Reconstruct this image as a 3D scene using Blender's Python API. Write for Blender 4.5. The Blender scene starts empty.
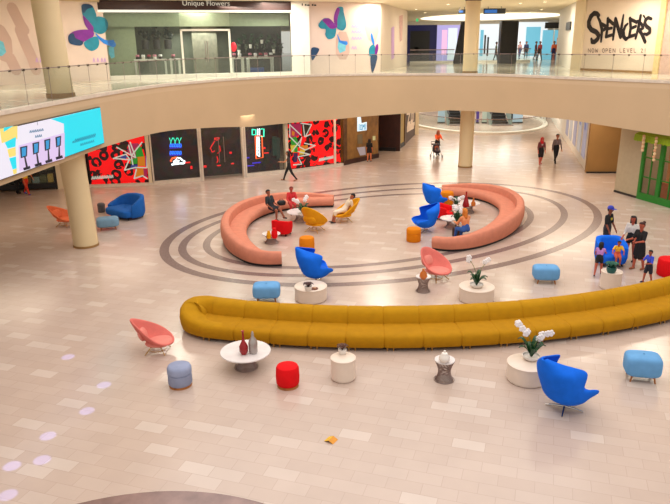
import bpy, math, random
from math import sin, cos, pi, radians as R, sqrt, atan2
from mathutils import Vector, Matrix
random.seed(7)
S = bpy.context.scene
COL = S.collection

# ------------------------------------------------------------------ camera
F, PITCH, ROLL, H = 651.4, .310, -.012, 7.12
ZU = 5.42                                   # upper gallery floor
ZC = 9.37                                   # gallery ceiling
ZB = 3.25                                   # underside of gallery slab
FW = Vector((0, cos(PITCH), -sin(PITCH)))
_rt = Vector((1, 0, 0)); _up = _rt.cross(FW)
RT = _rt * cos(ROLL) + _up * sin(ROLL)
UP = -_rt * sin(ROLL) + _up * cos(ROLL)
cd = bpy.data.cameras.new('camera'); cam = bpy.data.objects.new('camera', cd); COL.objects.link(cam)
m = Matrix((RT, UP, -FW)).transposed().to_4x4(); m.translation = (0, 0, H)
cam.matrix_world = m
cd.sensor_fit = 'HORIZONTAL'; cd.sensor_width = 36; cd.lens = F / 670 * 36; cd.clip_end = 400
S.camera = cam

def ray(x, y): return RT * (x - 335) + UP * (252 - y) + FW * F
def G(x, y, z=0.0):
    d = ray(x, y); t = (z - H) / d.z
    return Vector((d.x * t, d.y * t, z))

# ------------------------------------------------------------------ materials
def lin(c):
    c = c / 255
    return c / 12.92 if c <= .04045 else ((c + .055) / 1.055) ** 2.4
def L3(rgb): return tuple(lin(c) for c in rgb) + (1,)
def new_mat(name):
    mt = bpy.data.materials.new(name); mt.use_nodes = True
    nt = mt.node_tree; b = nt.nodes['Principled BSDF']
    return mt, nt, b
def mat(name, rgb, rough=.6, metal=0, var=.06, scale=6, bump=0, bscale=60, emit=0, spec=.5, sheen=0):
    mt, nt, b = new_mat(name)
    b.inputs['Roughness'].default_value = rough; b.inputs['Metallic'].default_value = metal
    b.inputs['Specular IOR Level'].default_value = spec
    c = L3(rgb)
    N = nt.nodes; K = nt.links
    tc = N.new('ShaderNodeTexCoord')
    if var:
        nz = N.new('ShaderNodeTexNoise'); nz.inputs['Scale'].default_value = scale; nz.inputs['Detail'].default_value = 4
        K.new(tc.outputs['Object'], nz.inputs['Vector'])
        rp = N.new('ShaderNodeValToRGB')
        rp.color_ramp.elements[0].position = .3; rp.color_ramp.elements[1].position = .7
        rp.color_ramp.elements[0].color = tuple(max(0, v * (1 - var * 1.6)) for v in c[:3]) + (1,)
        rp.color_ramp.elements[1].color = tuple(min(1, v * (1 + var)) for v in c[:3]) + (1,)
        K.new(nz.outputs['Fac'], rp.inputs['Fac']); K.new(rp.outputs['Color'], b.inputs['Base Color'])
        if emit: K.new(rp.outputs['Color'], b.inputs['Emission Color'])
    else:
        b.inputs['Base Color'].default_value = c
        if emit: b.inputs['Emission Color'].default_value = c
    if emit: b.inputs['Emission Strength'].default_value = emit
    if sheen:
        b.inputs['Sheen Weight'].default_value = sheen
    if bump:
        n2 = N.new('ShaderNodeTexNoise'); n2.inputs['Scale'].default_value = bscale; n2.inputs['Detail'].default_value = 3
        K.new(tc.outputs['Object'], n2.inputs['Vector'])
        bp = N.new('ShaderNodeBump'); bp.inputs['Strength'].default_value = bump; bp.inputs['Distance'].default_value = .01
        K.new(n2.outputs['Fac'], bp.inputs['Height']); K.new(bp.outputs['Normal'], b.inputs['Normal'])
    return mt
def fabric(name, rgb, bump=.25): return mat(name, rgb, .85, 0, .05, 5, bump, 70, spec=.2)
def glow(name, rgb, s=1.0):
    mt = mat(name, rgb, .5, 0, 0, emit=s); b = mt.node_tree.nodes['Principled BSDF']; c = L3(rgb)
    b.inputs['Base Color'].default_value = tuple(v * .2 for v in c[:3]) + (1,); return mt
def glass_mat(name, tint=(235, 242, 238), k=.9, rough=.02):
    mt = bpy.data.materials.new(name); mt.use_nodes = True; nt = mt.node_tree; N = nt.nodes; K = nt.links
    N.remove(N['Principled BSDF']); out = N['Material Output']
    t = N.new('ShaderNodeBsdfTransparent'); t.inputs['Color'].default_value = L3(tint)
    g = N.new('ShaderNodeBsdfGlossy'); g.inputs['Roughness'].default_value = rough
    df = N.new('ShaderNodeBsdfDiffuse'); df.inputs['Color'].default_value = L3((225, 225, 215))
    fr = N.new('ShaderNodeFresnel'); fr.inputs['IOR'].default_value = 1.35
    mx = N.new('ShaderNodeMixShader'); K.new(fr.outputs[0], mx.inputs['Fac']); K.new(t.outputs[0], mx.inputs[1]); K.new(g.outputs[0], mx.inputs[2])
    m2 = N.new('ShaderNodeMixShader'); m2.inputs['Fac'].default_value = 1 - k
    K.new(mx.outputs[0], m2.inputs[1]); K.new(df.outputs[0], m2.inputs[2]); K.new(m2.outputs[0], out.inputs['Surface'])
    return mt

M = {}
def floor_mat(name, dark, light, bright, rot, bw=.6, bh=.3, rough=.2, mortar=.006):
    mt, nt, b = new_mat(name); N = nt.nodes; K = nt.links
    tc = N.new('ShaderNodeTexCoord'); mp = N.new('ShaderNodeMapping'); mp.inputs['Rotation'].default_value = (0, 0, R(rot))
    K.new(tc.outputs['Object'], mp.inputs['Vector'])
    br = N.new('ShaderNodeTexBrick'); br.offset = .5; br.inputs['Scale'].default_value = 1
    br.inputs['Brick Width'].default_value = bw; br.inputs['Row Height'].default_value = bh
    br.inputs['Mortar Size'].default_value = mortar; br.inputs['Mortar Smooth'].default_value = .3; br.inputs['Bias'].default_value = 0
    br.inputs['Color1'].default_value = (0, 0, 0, 1); br.inputs['Color2'].default_value = (1, 1, 1, 1); br.inputs['Mortar'].default_value = (.3, .3, .3, 1)
    K.new(mp.outputs[0], br.inputs['Vector'])
    rp = N.new('ShaderNodeValToRGB'); cr = rp.color_ramp
    cr.elements[0].position = 0; cr.elements[0].color = L3(dark)
    cr.elements[1].position = 1; cr.elements[1].color = L3(bright)
    e = cr.elements.new(.86); e.color = L3(light)
    e = cr.elements.new(.93); e.color = L3(bright)
    K.new(br.outputs['Color'], rp.inputs['Fac'])
    nz = N.new('ShaderNodeTexNoise'); nz.inputs['Scale'].default_value = 1.3; nz.inputs['Detail'].default_value = 6
    K.new(tc.outputs['Object'], nz.inputs['Vector'])
    mx = N.new('ShaderNodeMixRGB'); mx.blend_type = 'MULTIPLY'; mx.inputs['Fac'].default_value = .16
    K.new(rp.outputs[0], mx.inputs[1]); K.new(nz.outputs['Fac'], mx.inputs[2])
    m2 = N.new('ShaderNodeMixRGB'); m2.blend_type = 'MULTIPLY'; m2.inputs[2].default_value = (.88, .86, .85, 1)
    K.new(br.outputs['Fac'], m2.inputs['Fac']); K.new(mx.outputs[0], m2.inputs[1])
    K.new(m2.outputs[0], b.inputs['Base Color'])
    b.inputs['Roughness'].default_value = rough; b.inputs['Specular IOR Level'].default_value = .5
    return mt
M['floor'] = floor_mat('polished_marble_tiles', (197, 175, 161), (202, 181, 168), (210, 192, 180), 18)
M['floor_up'] = floor_mat('gallery_tiles', (205, 198, 180), (215, 208, 192), (225, 220, 205), 30, .8, .8, .12)
M['ring'] = mat('grey_granite_inlay', (128, 108, 104), .22, 0, .15, 14)
M['medallion'] = mat('veined_brown_marble', (140, 112, 106), .2, 0, .22, 2.2)
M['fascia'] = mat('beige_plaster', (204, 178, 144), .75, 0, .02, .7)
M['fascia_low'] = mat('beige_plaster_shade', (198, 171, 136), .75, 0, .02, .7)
M['cream'] = mat('cream_wall_paint', (222, 204, 172), .7, 0, .02, 1)
M['column'] = mat('cream_column_paint', (222, 200, 158), .6, 0, .02, 1)
M['kerb'] = mat('white_kerb', (214, 200, 184), .5)
M['white'] = mat('white_paint', (232, 226, 216), .5, 0, .02)
M['whitewall'] = mat('white_hoarding', (224, 206, 188), .6, 0, .02, .8)
M['pinkwall'] = mat('pale_pink_print', (226, 204, 192), .6, 0, .07, .5)
M['pinkwall2'] = mat('pale_pink_print_shade', (204, 172, 160), .6, 0, .06, .6)
M['ceiling'] = mat('ceiling_paint', (240, 226, 196), .8, 0, .02, 1)
M['dark'] = mat('black_interior', (14, 13, 15), .5, 0, .1)
M['darkgrey'] = mat('dark_grey_metal', (50, 46, 44), .4, .3, .1)
M['brownwood'] = mat('brown_timber', (92, 58, 28), .5, 0, .25, 3)
M['goldwood'] = mat('golden_brown_panel', (150, 108, 52), .5, 0, .2, 2.5)
M['darkbrown'] = mat('dark_red_brown_door', (58, 22, 12), .5, 0, .2, 3)
M['tan'] = mat('tan_recess_wall', (150, 112, 62), .65, 0, .06, 1)
M['signbrown'] = mat('dark_maroon_sign', (52, 24, 20), .5, 0, .08)
M['chrome'] = mat('chrome', (190, 184, 178), .22, 1, 0)
M['brass'] = mat('brass_wire', (190, 150, 90), .35, 1, 0)
M['nickel'] = mat('nickel_wire', (150, 132, 128), .35, .8, 0)
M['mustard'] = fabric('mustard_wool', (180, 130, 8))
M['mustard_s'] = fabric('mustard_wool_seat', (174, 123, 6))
M['pink'] = fabric('salmon_pink_wool', (208, 132, 107))
M['salmon'] = fabric('coral_fabric', (216, 116, 106))
M['coral2'] = fabric('coral_cushion_fabric', (220, 134, 122))
M['orangecoral'] = fabric('orange_coral_fabric', (232, 120, 78))
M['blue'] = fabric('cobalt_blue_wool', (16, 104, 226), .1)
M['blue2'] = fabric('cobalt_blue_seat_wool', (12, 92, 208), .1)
M['bluedeep'] = fabric('deep_blue_wool', (30, 96, 178))
M['lightblue'] = fabric('light_blue_wool', (104, 160, 210))
M['greyblue'] = fabric('grey_blue_wool', (146, 154, 182))
M['red'] = fabric('bright_red_wool', (222, 14, 22))
M['orange'] = fabric('orange_wool', (218, 126, 14))
M['yellow'] = fabric('amber_yellow_wool', (226, 156, 20))
M['wood'] = mat('warm_wood_base', (170, 105, 48), .5, 0, .2, 10)
M['drum'] = mat('cream_lacquer', (226, 208, 192), .35, 0, .02)
M['marble'] = mat('white_marble', (226, 218, 216), .2, 0, .07, 3)
M['redglass'] = mat('deep_red_glaze', (150, 16, 24), .15, 0, .05)
M['silver'] = mat('silver_glaze', (170, 162, 158), .3, .5, .05)
M['amber'] = mat('amber_glaze', (196, 104, 26), .2, 0, .05)
M['pot'] = mat('white_ceramic', (232, 224, 216), .25, 0, 0)
M['brownpot'] = mat('brown_dish', (120, 60, 40), .4, 0, .1)
M['teal'] = mat('dark_teal_glaze', (20, 92, 88), .3, 0, .1)
M['leaf'] = mat('dark_green_leaf', (20, 72, 34), .4, 0, .25, 20)
M['stem'] = mat('plant_stem', (110, 120, 60), .6, 0, .1)
M['petal'] = mat('white_orchid_petal', (244, 238, 238), .5, 0, .02)
M['pinkpetal'] = mat('pink_petal', (220, 130, 150), .5, 0, .1)
M['glass'] = glass_mat('clear_glass', k=.95)
M['glassdark'] = glass_mat('shop_glass', (215, 222, 218), .97)
M['clamp'] = mat('steel_clamp', (95, 80, 70), .3, .7, 0)
M['green'] = mat('green_gloss_paint', (24, 120, 34), .35, 0, .06)
M['lime'] = mat('lime_fringe', (146, 176, 20), .7, 0, .2, 25, .6, 60)
M['garland'] = mat('cream_garland', (222, 170, 130), .6, 0, .2, 20)
M['black'] = mat('black_paint', (12, 10, 12), .6, 0, 0)
M['graffiti'] = mat('black_spray_paint', (20, 6, 12), .7, 0, 0)
M['skirtblack'] = mat('black_rubber', (20, 20, 22), .6, 0, 0)

# ------------------------------------------------------------------ mesh builder
class MB:
    def __init__(s): s.v = []; s.f = []; s.mi = []
    def add(s, vs, fs, mi=0):
        b = len(s.v); s.v += [tuple(v) for v in vs]; s.f += [tuple(b + i for i in f) for f in fs]; s.mi += [mi] * len(fs); return s
    def box(s, c, d, rz=0, mi=0):
        x, y, z = [k / 2 for k in d]; ca, sa = cos(rz), sin(rz)
        vs = []
        for X, Y, Z in [(-x, -y, -z), (x, -y, -z), (x, y, -z), (-x, y, -z), (-x, -y, z), (x, -y, z), (x, y, z), (-x, y, z)]:
            vs.append((c[0] + X * ca - Y * sa, c[1] + X * sa + Y * ca, c[2] + Z))
        return s.add(vs, [(0, 3, 2, 1), (4, 5, 6, 7), (0, 1, 5, 4), (1, 2, 6, 5), (2, 3, 7, 6), (3, 0, 4, 7)], mi)
    def grid(s, rows, cu=False, cv=False, mi=0):
        n = len(rows); k = len(rows[0]); vs = [p for r in rows for p in r]; fs = []
        for i in range(n if cv else n - 1):
            for j in range(k if cu else k - 1):
                fs.append((i * k + j, i * k + (j + 1) % k, ((i + 1) % n) * k + (j + 1) % k, ((i + 1) % n) * k + j))
        return s.add(vs, fs, mi)
    def lathe(s, prof, n=32, c=(0, 0, 0), mi=0, sx=1, sy=1):
        rows = []
        for r, z in prof: rows.append([(c[0] + sx * max(r, 1e-4) * cos(2 * pi * j / n), c[1] + sy * max(r, 1e-4) * sin(2 * pi * j / n), c[2] + z) for j in range(n)])
        return s.grid(rows, cu=True, mi=mi)
    def tube(s, pts, r, n=8, closed=False, mi=0):
        pts = [Vector(p) for p in pts]; k = len(pts); rr = r if isinstance(r, (list, tuple)) else [r] * k
        rows = []; u = None
        for i, p in enumerate(pts):
            a = pts[(i - 1) % k] if (closed or i > 0) else p; b = pts[(i + 1) % k] if (closed or i < k - 1) else p
            t = (b - a)
            if t.length < 1e-9: t = Vector((0, 0, 1))
            t.normalize()
            if u is None: u = t.cross(Vector((0, 0, 1)) if abs(t.z) < .9 else Vector((1, 0, 0)))
            u = u - t * u.dot(t)
            if u.length < 1e-6: u = t.cross(Vector((1, 0, 0)))
            u.normalize(); w = t.cross(u)
            rows.append([p + (u * cos(2 * pi * j / n) + w * sin(2 * pi * j / n)) * rr[i] for j in range(n)])
        s.grid(rows, cu=True, cv=closed, mi=mi)
        if not closed:
            b = len(s.v) - k * n
            s.f.append(tuple(b + j for j in range(n))[::-1]); s.mi.append(mi)
            s.f.append(tuple(b + (k - 1) * n + j for j in range(n))); s.mi.append(mi)
        return s
    def prism(s, poly, z0, z1, mi=0):
        n = len(poly); vs = [(p[0], p[1], z0) for p in poly] + [(p[0], p[1], z1) for p in poly]
        fs = [tuple(range(n))[::-1], tuple(range(n, 2 * n))] + [(i, (i + 1) % n, n + (i + 1) % n, n + i) for i in range(n)]
        return s.add(vs, fs, mi)
    def ball(s, c, r, n=16, k=10, mi=0, e=1.0):
        if not isinstance(r, (list, tuple)): r = (r, r, r)
        f = lambda t: math.copysign(abs(t) ** e, t)
        rows = []
        for i in range(k + 1):
            a = -pi / 2 + pi * i / k; ca = max(abs(cos(a)), 1e-3)
            rows.append([(c[0] + r[0] * f(ca) * f(cos(2 * pi * j / n)), c[1] + r[1] * f(ca) * f(sin(2 * pi * j / n)), c[2] + r[2] * f(sin(a))) for j in range(n)])
        return s.grid(rows, cu=True, mi=mi)
    def mesh(s, name, mats, smooth=True, ang=40):
        me = bpy.data.meshes.new(name); me.from_pydata(s.v, [], s.f)
        for mt in (mats if isinstance(mats, (list, tuple)) else [mats]): me.materials.append(mt)
        me.polygons.foreach_set('material_index', s.mi)
        if smooth:
            me.polygons.foreach_set('use_smooth', [True] * len(me.polygons))
            me.update(); me.set_sharp_from_angle(angle=R(ang))
        me.validate(); me.update()
        return me
    def build(s, name, mats, parent=None, loc=(0, 0, 0), rz=0, smooth=True, ang=40):
        o = bpy.data.objects.new(name, s.mesh(name, mats, smooth, ang)); COL.objects.link(o)
        o.location = loc; o.rotation_euler = (0, 0, rz)
        if parent: o.parent = parent
        return o

def tag(o, label, cat, group=None):
    o['label'] = label; o['category'] = cat
    if group: o['group'] = group
    return o
def thing(name, label, cat, loc=(0, 0, 0), rz=0, group=None):
    o = bpy.data.objects.new(name, None); COL.objects.link(o); o.empty_display_size = .1
    o.location = loc; o.rotation_euler = (0, 0, rz); return tag(o, label, cat, group)
def struct(mb, name, mats, smooth=False, parent=None):
    o = mb.build(name, mats, parent, smooth=smooth)
    if not parent: o['kind'] = 'structure'
    return o
def solid(o, t, off=-1):
    md = o.modifiers.new('solid', 'SOLIDIFY'); md.thickness = t; md.offset = off; return o
def subd(o, n=1):
    md = o.modifiers.new('sub', 'SUBSURF'); md.levels = n; md.render_levels = n; return o
def copy_tree(o, parent=None):
    c = o.copy(); COL.objects.link(c); c.parent = parent
    for ch in [x for x in bpy.data.objects if x.parent == o]: copy_tree(ch, c)
    return c
def dup(o, loc, rz, label, group=None, sc=None):
    c = copy_tree(o); c.location = loc; c.rotation_euler = (0, 0, rz); c['label'] = label
    if group: c['group'] = group
    if sc: c.scale = (sc, sc, sc)
    return c
def catmull(P, n=8, closed=False):
    P = [Vector(p) for p in P]; k = len(P); out = []
    for i in range(k if closed else k - 1):
        if closed: a, b, c, d = P[(i - 1) % k], P[i], P[(i + 1) % k], P[(i + 2) % k]
        else: a, b, c, d = P[max(i - 1, 0)], P[i], P[i + 1], P[min(i + 2, k - 1)]
        for j in range(n):
            t = j / n
            out.append(.5 * ((2 * b) + (c - a) * t + (2 * a - 5 * b + 4 * c - d) * t * t + (3 * b - a - 3 * c + d) * t ** 3))
    if not closed: out.append(P[-1])
    return out
def resample(P, step):
    P = [Vector(p) for p in P]; out = [P[0]]; acc = 0
    for a, b in zip(P, P[1:]):
        d = (b - a).length
        while acc + d >= step:
            t = (step - acc) / d; a = a + (b - a) * t; out.append(a.copy()); d = (b - a).length; acc = 0
        acc += d
    return out

# ------------------------------------------------------------------ wall planes
class Wall:
    def __init__(s, A, B):
        s.A = Vector((A[0], A[1])); s.B = Vector((B[0], B[1])); s.t = (s.B - s.A).normalized(); s.len = (s.B - s.A).length
        s.n = Vector((s.t.y, -s.t.x))
        if s.n.dot(-s.A) < 0: s.n = -s.n            # towards the camera side
    def px(s, x, y):
        d = ray(x, y); d2 = Vector((d.x, d.y)); nn = Vector((-s.t.y, s.t.x))
        k = s.A.dot(nn) / d2.dot(nn); P = d2 * k
        return ((P - s.A).dot(s.t), d.z * k + H)
    def pt(s, a, z, off=0.0):
        p = s.A + s.t * a + s.n * off; return Vector((p.x, p.y, z))
    def slab(s, a0, a1, z0, z1, th=.2, off=0.0, mb=None, mi=0):
        mb = mb or MB()
        mb.prism([s.pt(a0, 0, off)[:2], s.pt(a1, 0, off)[:2], s.pt(a1, 0, off - th)[:2], s.pt(a0, 0, off - th)[:2]], z0, z1, mi)
        return mb
    def pane(s, a0, a1, z0, z1, off=0.0):
        mb = MB(); mb.add([s.pt(a0, z0, off), s.pt(a1, z0, off), s.pt(a1, z1, off), s.pt(a0, z1, off)], [(0, 1, 2, 3)]); return mb
    def poly(s, mb, pts, off, mi=0, world=False):
        P = [s.pt(*(q if world else s.px(*q)), off) for q in pts]
        mb.add(P, [tuple(range(len(P)))], mi)
    def stroke(s, mb, pts, w, off, mi=0):
        """flat brush stroke; pts in picture coordinates, w in metres (number or list)"""
        Q = [Vector(s.px(*p)) for p in pts]; ww = w if isinstance(w, (list, tuple)) else [w] * len(Q)
        for i, (a, b) in enumerate(zip(Q, Q[1:])):
            d = (b - a)
            if d.length < 1e-6: continue
            n = Vector((-d.y, d.x)).normalized()
            wa, wb = ww[i] / 2, ww[i + 1] / 2
            mb.add([s.pt(*(a + n * wa), off), s.pt(*(b + n * wb), off), s.pt(*(b - n * wb), off), s.pt(*(a - n * wa), off)], [(0, 1, 2, 3)], mi)
            off += .0004
        for q, w1 in zip(Q, ww):
            mb.add([s.pt(q.x + w1 / 2 * cos(k * pi / 5), q.y + w1 / 2 * sin(k * pi / 5), off) for k in range(10)], [tuple(range(10))], mi); off += .0003
def at_origin(o):
    """put the object's origin at the middle of its own geometry"""
    c = sum((Vector(v.co) for v in o.data.vertices), Vector()) / max(1, len(o.data.vertices))
    o.data.transform(Matrix.Translation(-c)); o.location = o.location + c
    return o
def lettering(name, text, wall, a0, z0, size, material, parent, off=.03, width=None):
    cu = bpy.data.curves.new(name, 'FONT'); cu.body = text; cu.size = size; cu.extrude = .01
    to = bpy.data.objects.new(name, cu); COL.objects.link(to)
    dg = bpy.context.evaluated_depsgraph_get(); me = bpy.data.meshes.new_from_object(to.evaluated_get(dg))
    bpy.data.objects.remove(to)
    xs = [v.co.x for v in me.vertices]; sc = (width / (max(xs) - min(xs))) if width else 1
    sgn = 1
    for v in me.vertices:
        p = wall.pt(a0 + v.co.x * sc, z0 + v.co.y, off + v.co.z); v.co = p
    me.materials.clear(); me.materials.append(material)
    o = bpy.data.objects.new(name, me); COL.objects.link(o)
    if parent: o.parent = parent; o.matrix_parent_inverse = parent.matrix_world.inverted()
    return o

# ================================================================== SETTING
struct(MB().box((4, 50, -.05), (90, 130, .1)), 'floor', M['floor'])

def ring_strip(name, c, ax, rot, w, mt, z):
    mb = MB(); inn = []; out = []
    ca, sa = cos(R(rot)), sin(R(rot))
    for k in range(96):
        a = 2 * pi * k / 96
        for lst, d in ((out, 0), (inn, w)):
            x, y = (ax[0] - d) * cos(a), (ax[1] - d) * sin(a)
            lst.append((c[0] + x * ca - y * sa, c[1] + x * sa + y * ca, z))
    mb.grid([inn, out], cu=True)
    return struct(mb, name, mt)
ring_strip('trim_1', (2.62, 26.44), (9.92, 6.70), 31.5, .34, M['ring'], .003)
ring_strip('trim_2', (2.24, 26.27), (8.84, 5.60), 31.5, .30, M['ring'], .003)
ring_strip('trim_3', (1.85, 26.0), (7.45, 4.75), 31, .28, M['ring'], .003)
mb = MB(); mb.lathe([(0, 0), (3.86, 0)], 96, (-2.79, 5.33, .004)); struct(mb, 'trim_4', M['medallion'])

# gallery edge (top) and lower lip, real plan coordinates
ET = [(-9.75, 8), (-9.3, 14), (-8.95, 18.5), (-8.72, 21.5), (-8.5, 24.4), (-7.75, 29.3), (-6.4, 32.4), (-4.8, 34.8), (-2.8, 36.7), (-.5, 37.8),
      (1.6, 38.0), (3.75, 37.6), (6.4, 36.9), (8.86, 35.3), (11.2, 31.9), (13.9, 28.05), (16.6, 24), (19, 20), (21, 16)]
E3 = catmull(ET, 5)
zb = lambda p: 3.5 if p.y < 24 else 3.5
def lip(p):
    x = p.x
    if p.y < 24.4 and x < 0: return 3.55
    if x < -4: return 3.55 + (x + 8.5) / 4.5 * (2.85 - 3.55)
    if x < 0: return 2.85 + (x + 4) / 4 * .1
    if x < 6: return 2.95 + x / 6 * .5
    if x < 11.2: return 3.5
    return max(3.2, 3.5 - (x - 11.2) * .09)
mb = MB()
rows = [[], [], [], [], []]
for p in E3:
    zl = max(lip(p), 2.9)
    rows[0].append((p.x, p.y, ZU + .05)); rows[1].append((p.x, p.y, ZU - .28)); rows[2].append((p.x, p.y, ZU - .30)); rows[3].append((p.x, p.y, zl + .16)); rows[4].append((p.x, p.y, zl))
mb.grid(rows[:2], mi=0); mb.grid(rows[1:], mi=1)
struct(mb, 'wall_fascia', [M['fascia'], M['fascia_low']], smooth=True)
def offset_poly(P, d):
    out = []
    for i, p in enumerate(P):
        a = P[max(i - 1, 0)]; b = P[min(i + 1, len(P) - 1)]; t = (b - a).normalized(); n = Vector((-t.y, t.x))
        out.append(Vector((p.x + n.x * d, p.y + n.y * d)))
    return out
# gallery floor slab (behind the edge) + underside
big = [(60, 16), (60, 130), (-45, 130), (-45, 8)]
poly = [(p.x, p.y) for p in offset_poly(E3, .06)] + big
mb = MB(); mb.prism(poly, ZU - .25, ZU); struct(mb, 'floor_gallery', M['floor_up'])
mb = MB(); mb.prism(poly, 3.62, 3.72); struct(mb, 'ceiling_ground', M['ceiling'])
# kerb on the edge that carries the glass
EI = offset_poly(E3, .2)
EO = offset_poly(E3, -.035)
mb = MB(); rows = [[(p.x, p.y, z) for p in P] for P, z in ((E3, ZU - .06), (EO, ZU - .05), (EO, ZU + .07), (E3, ZU + .07), (EI, ZU + .07), (EI, ZU - .02))]
mb.grid(rows); struct(mb, 'trim_5', M['kerb'])
# fascia of the level above + gallery ceiling
mb = MB(); mb.grid([[(p.x, p.y, z) for p in E3] for z in (ZC + 2.4, ZC)]); struct(mb, 'wall_upper_fascia', M['fascia'], smooth=True)
mb = MB(); mb.prism(poly, ZC, ZC + .1); struct(mb, 'ceiling', M['ceiling'])

# glass balustrade
bal = thing('glass_balustrade', 'long clear glass balustrade with small steel clamps along the curved upper gallery edge', 'balustrade')
RP = resample(E3, 1.45)
RPo = offset_poly(RP, .08)
for a, b in zip(RPo, RPo[1:]):
    d = (b - a); L = d.length; ang = atan2(d.y, d.x); c = (a + b) / 2
    MB().add([(a.x, a.y, ZU + .07), (b.x, b.y, ZU + .07), (b.x, b.y, ZU + 1.07), (a.x, a.y, ZU + 1.07)], [(0, 1, 2, 3)]).build('glass_panel', M['glass'], bal, smooth=False)
    mbk = MB().box((b.x, b.y, ZU + 1.07), (.06, .07, .07), ang); mbk.build('clamp', M['clamp'], bal, smooth=False)
    mbk = MB().box((b.x, b.y, ZU + .57), (.012, .012, 1.0), ang); mbk.build('joint_post', M['nickel'], bal, smooth=False)
    mbk = MB().box((c.x, c.y, ZU + 1.07), (.05, .06, .06), ang); mbk.build('clamp', M['clamp'], bal, smooth=False)
MB().tube([(p.x, p.y, ZU + 1.08) for p in RPo], .016, 6).build('handrail', M['nickel'], bal)

# columns
def column(name, c, r, z0, z1, lean=0):
    mb = MB(); mb.lathe([(0, z0), (r, z0), (r, z1), (0, z1)], 40, (c[0], c[1], 0)); mb.v = [(x + lean * z, y, z) for x, y, z in mb.v]; o = struct(mb, name, M['column'], True)
    b = MB(); b.lathe([(r + .02, z0), (r + .02, z0 + .07), (r, z0 + .08)], 40, (c[0], c[1], 0)); struct(b, 'column_base', M['tan'], True, o)
    return o
CA = (-9.33, 23.4); CB = (7.85, 38.65)
column('column_1', CA, .44, 0, ZC + .0, -.035); column('column_2', CB, .41, 0, ZC)
b = MB(); b.lathe([(.48, ZU), (.48, ZU + .16), (.45, ZU + .17)], 40, (CA[0] - .19, CA[1], 0)); o = b.build('column_collar', M['tan']); o['kind'] = 'structure'
b = MB(); b.lathe([(.44, ZU), (.44, ZU + .1), (.41, ZU + .11)], 40, (CB[0], CB[1], 0)); o = b.build('column_collar', M['tan']); o['kind'] = 'structure'
b = MB(); b.lathe([(.42, ZC - .1), (.45, ZC - .08), (.45, ZC - .005), (.42, ZC - .003)], 40, (CB[0], CB[1], 0)); o = b.build('column_collar', M['clamp']); o['kind'] = 'structure'

# ------------------------------------------------------------------ ground floor shops, left
P1, P2, P3, P4, P5, P6, P7 = [G(*p) for p in [(88, 187.5), (152.5, 185), (202, 181), (246, 177.2), (288, 172.7), (343, 165.3), (378, 157.5)]]
WA = Wall((-24, 31.5), P1); W1 = Wall(P1, P2); W2 = Wall(P2, P4); W3 = Wall(P4, P5); W4 = Wall(P5, P6); W5 = Wall(P6, P7)
def leopard():
    mt, nt, b = new_mat('red_leopard_print'); N = nt.nodes; K = nt.links
    tc = N.new('ShaderNodeTexCoord'); nz = N.new('ShaderNodeTexNoise'); nz.inputs['Scale'].default_value = 2.2; nz.inputs['Detail'].default_value = 2
    K.new(tc.outputs['Object'], nz.inputs['Vector'])
    ad = N.new('ShaderNodeVectorMath'); ad.operation = 'MULTIPLY_ADD'; ad.inputs[1].default_value = (.25, .25, .25)
    K.new(nz.outputs['Color'], ad.inputs[0]); K.new(tc.outputs['Object'], ad.inputs[2])
    vo = N.new('ShaderNodeTexVoronoi'); vo.inputs['Scale'].default_value = 1.9; vo.inputs['Randomness'].default_value = .75
    K.new(ad.outputs[0], vo.inputs['Vector'])
    rp = N.new('ShaderNodeValToRGB'); cr = rp.color_ramp; cr.interpolation = 'CONSTANT'
    cr.elements[0].color = (0, 0, 0, 1); cr.elements[0].position = 0
    cr.elements[1].position = .2; cr.elements[1].color = (1, 1, 1, 1)
    e = cr.elements.new(.5); e.color = (0, 0, 0, 1)
    K.new(vo.outputs['Distance'], rp.inputs['Fac'])
    n2 = N.new('ShaderNodeTexNoise'); n2.inputs['Scale'].default_value = 2.6; K.new(tc.outputs['Object'], n2.inputs['Vector'])
    th = N.new('ShaderNodeMath'); th.operation = 'GREATER_THAN'; th.inputs[1].default_value = .38; K.new(n2.outputs['Fac'], th.inputs[0])
    ml = N.new('ShaderNodeMath'); ml.operation = 'MULTIPLY'; K.new(rp.outputs[0], ml.inputs[0]); K.new(th.outputs[0], ml.inputs[1])
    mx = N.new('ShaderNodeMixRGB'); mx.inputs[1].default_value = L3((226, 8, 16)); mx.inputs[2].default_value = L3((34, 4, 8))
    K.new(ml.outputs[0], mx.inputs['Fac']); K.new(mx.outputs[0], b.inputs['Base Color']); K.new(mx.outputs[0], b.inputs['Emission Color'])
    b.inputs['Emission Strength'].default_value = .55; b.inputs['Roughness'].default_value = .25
    return mt
M['leopard'] = leopard()
PW = glow('print_white', (240, 236, 220), .5); PG = glow('print_green', (40, 180, 50), .4); PO = glow('print_orange', (240, 140, 20), .5)
PB = glow('print_blue', (60, 80, 170), .4); PK = glow('print_dark_olive', (50, 40, 14), .3); PM = glow('print_magenta', (190, 30, 90), .5); PP = glow('print_purple', (80, 30, 90), .4); PY = glow('print_yellow', (235, 210, 60), .5)
HT = 3.55
def kerb(w, a0, a1): struct(w.slab(a0, a1, 0, .14, .25, .06), 'baseboard_shopfront', M['kerb'])
def backing(w, a0, a1, mt=None, name='wall_shop_back', off=-1.2): struct(w.slab(a0, a1, 0, HT, .15, off), name, mt or M['dark'])

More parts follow.
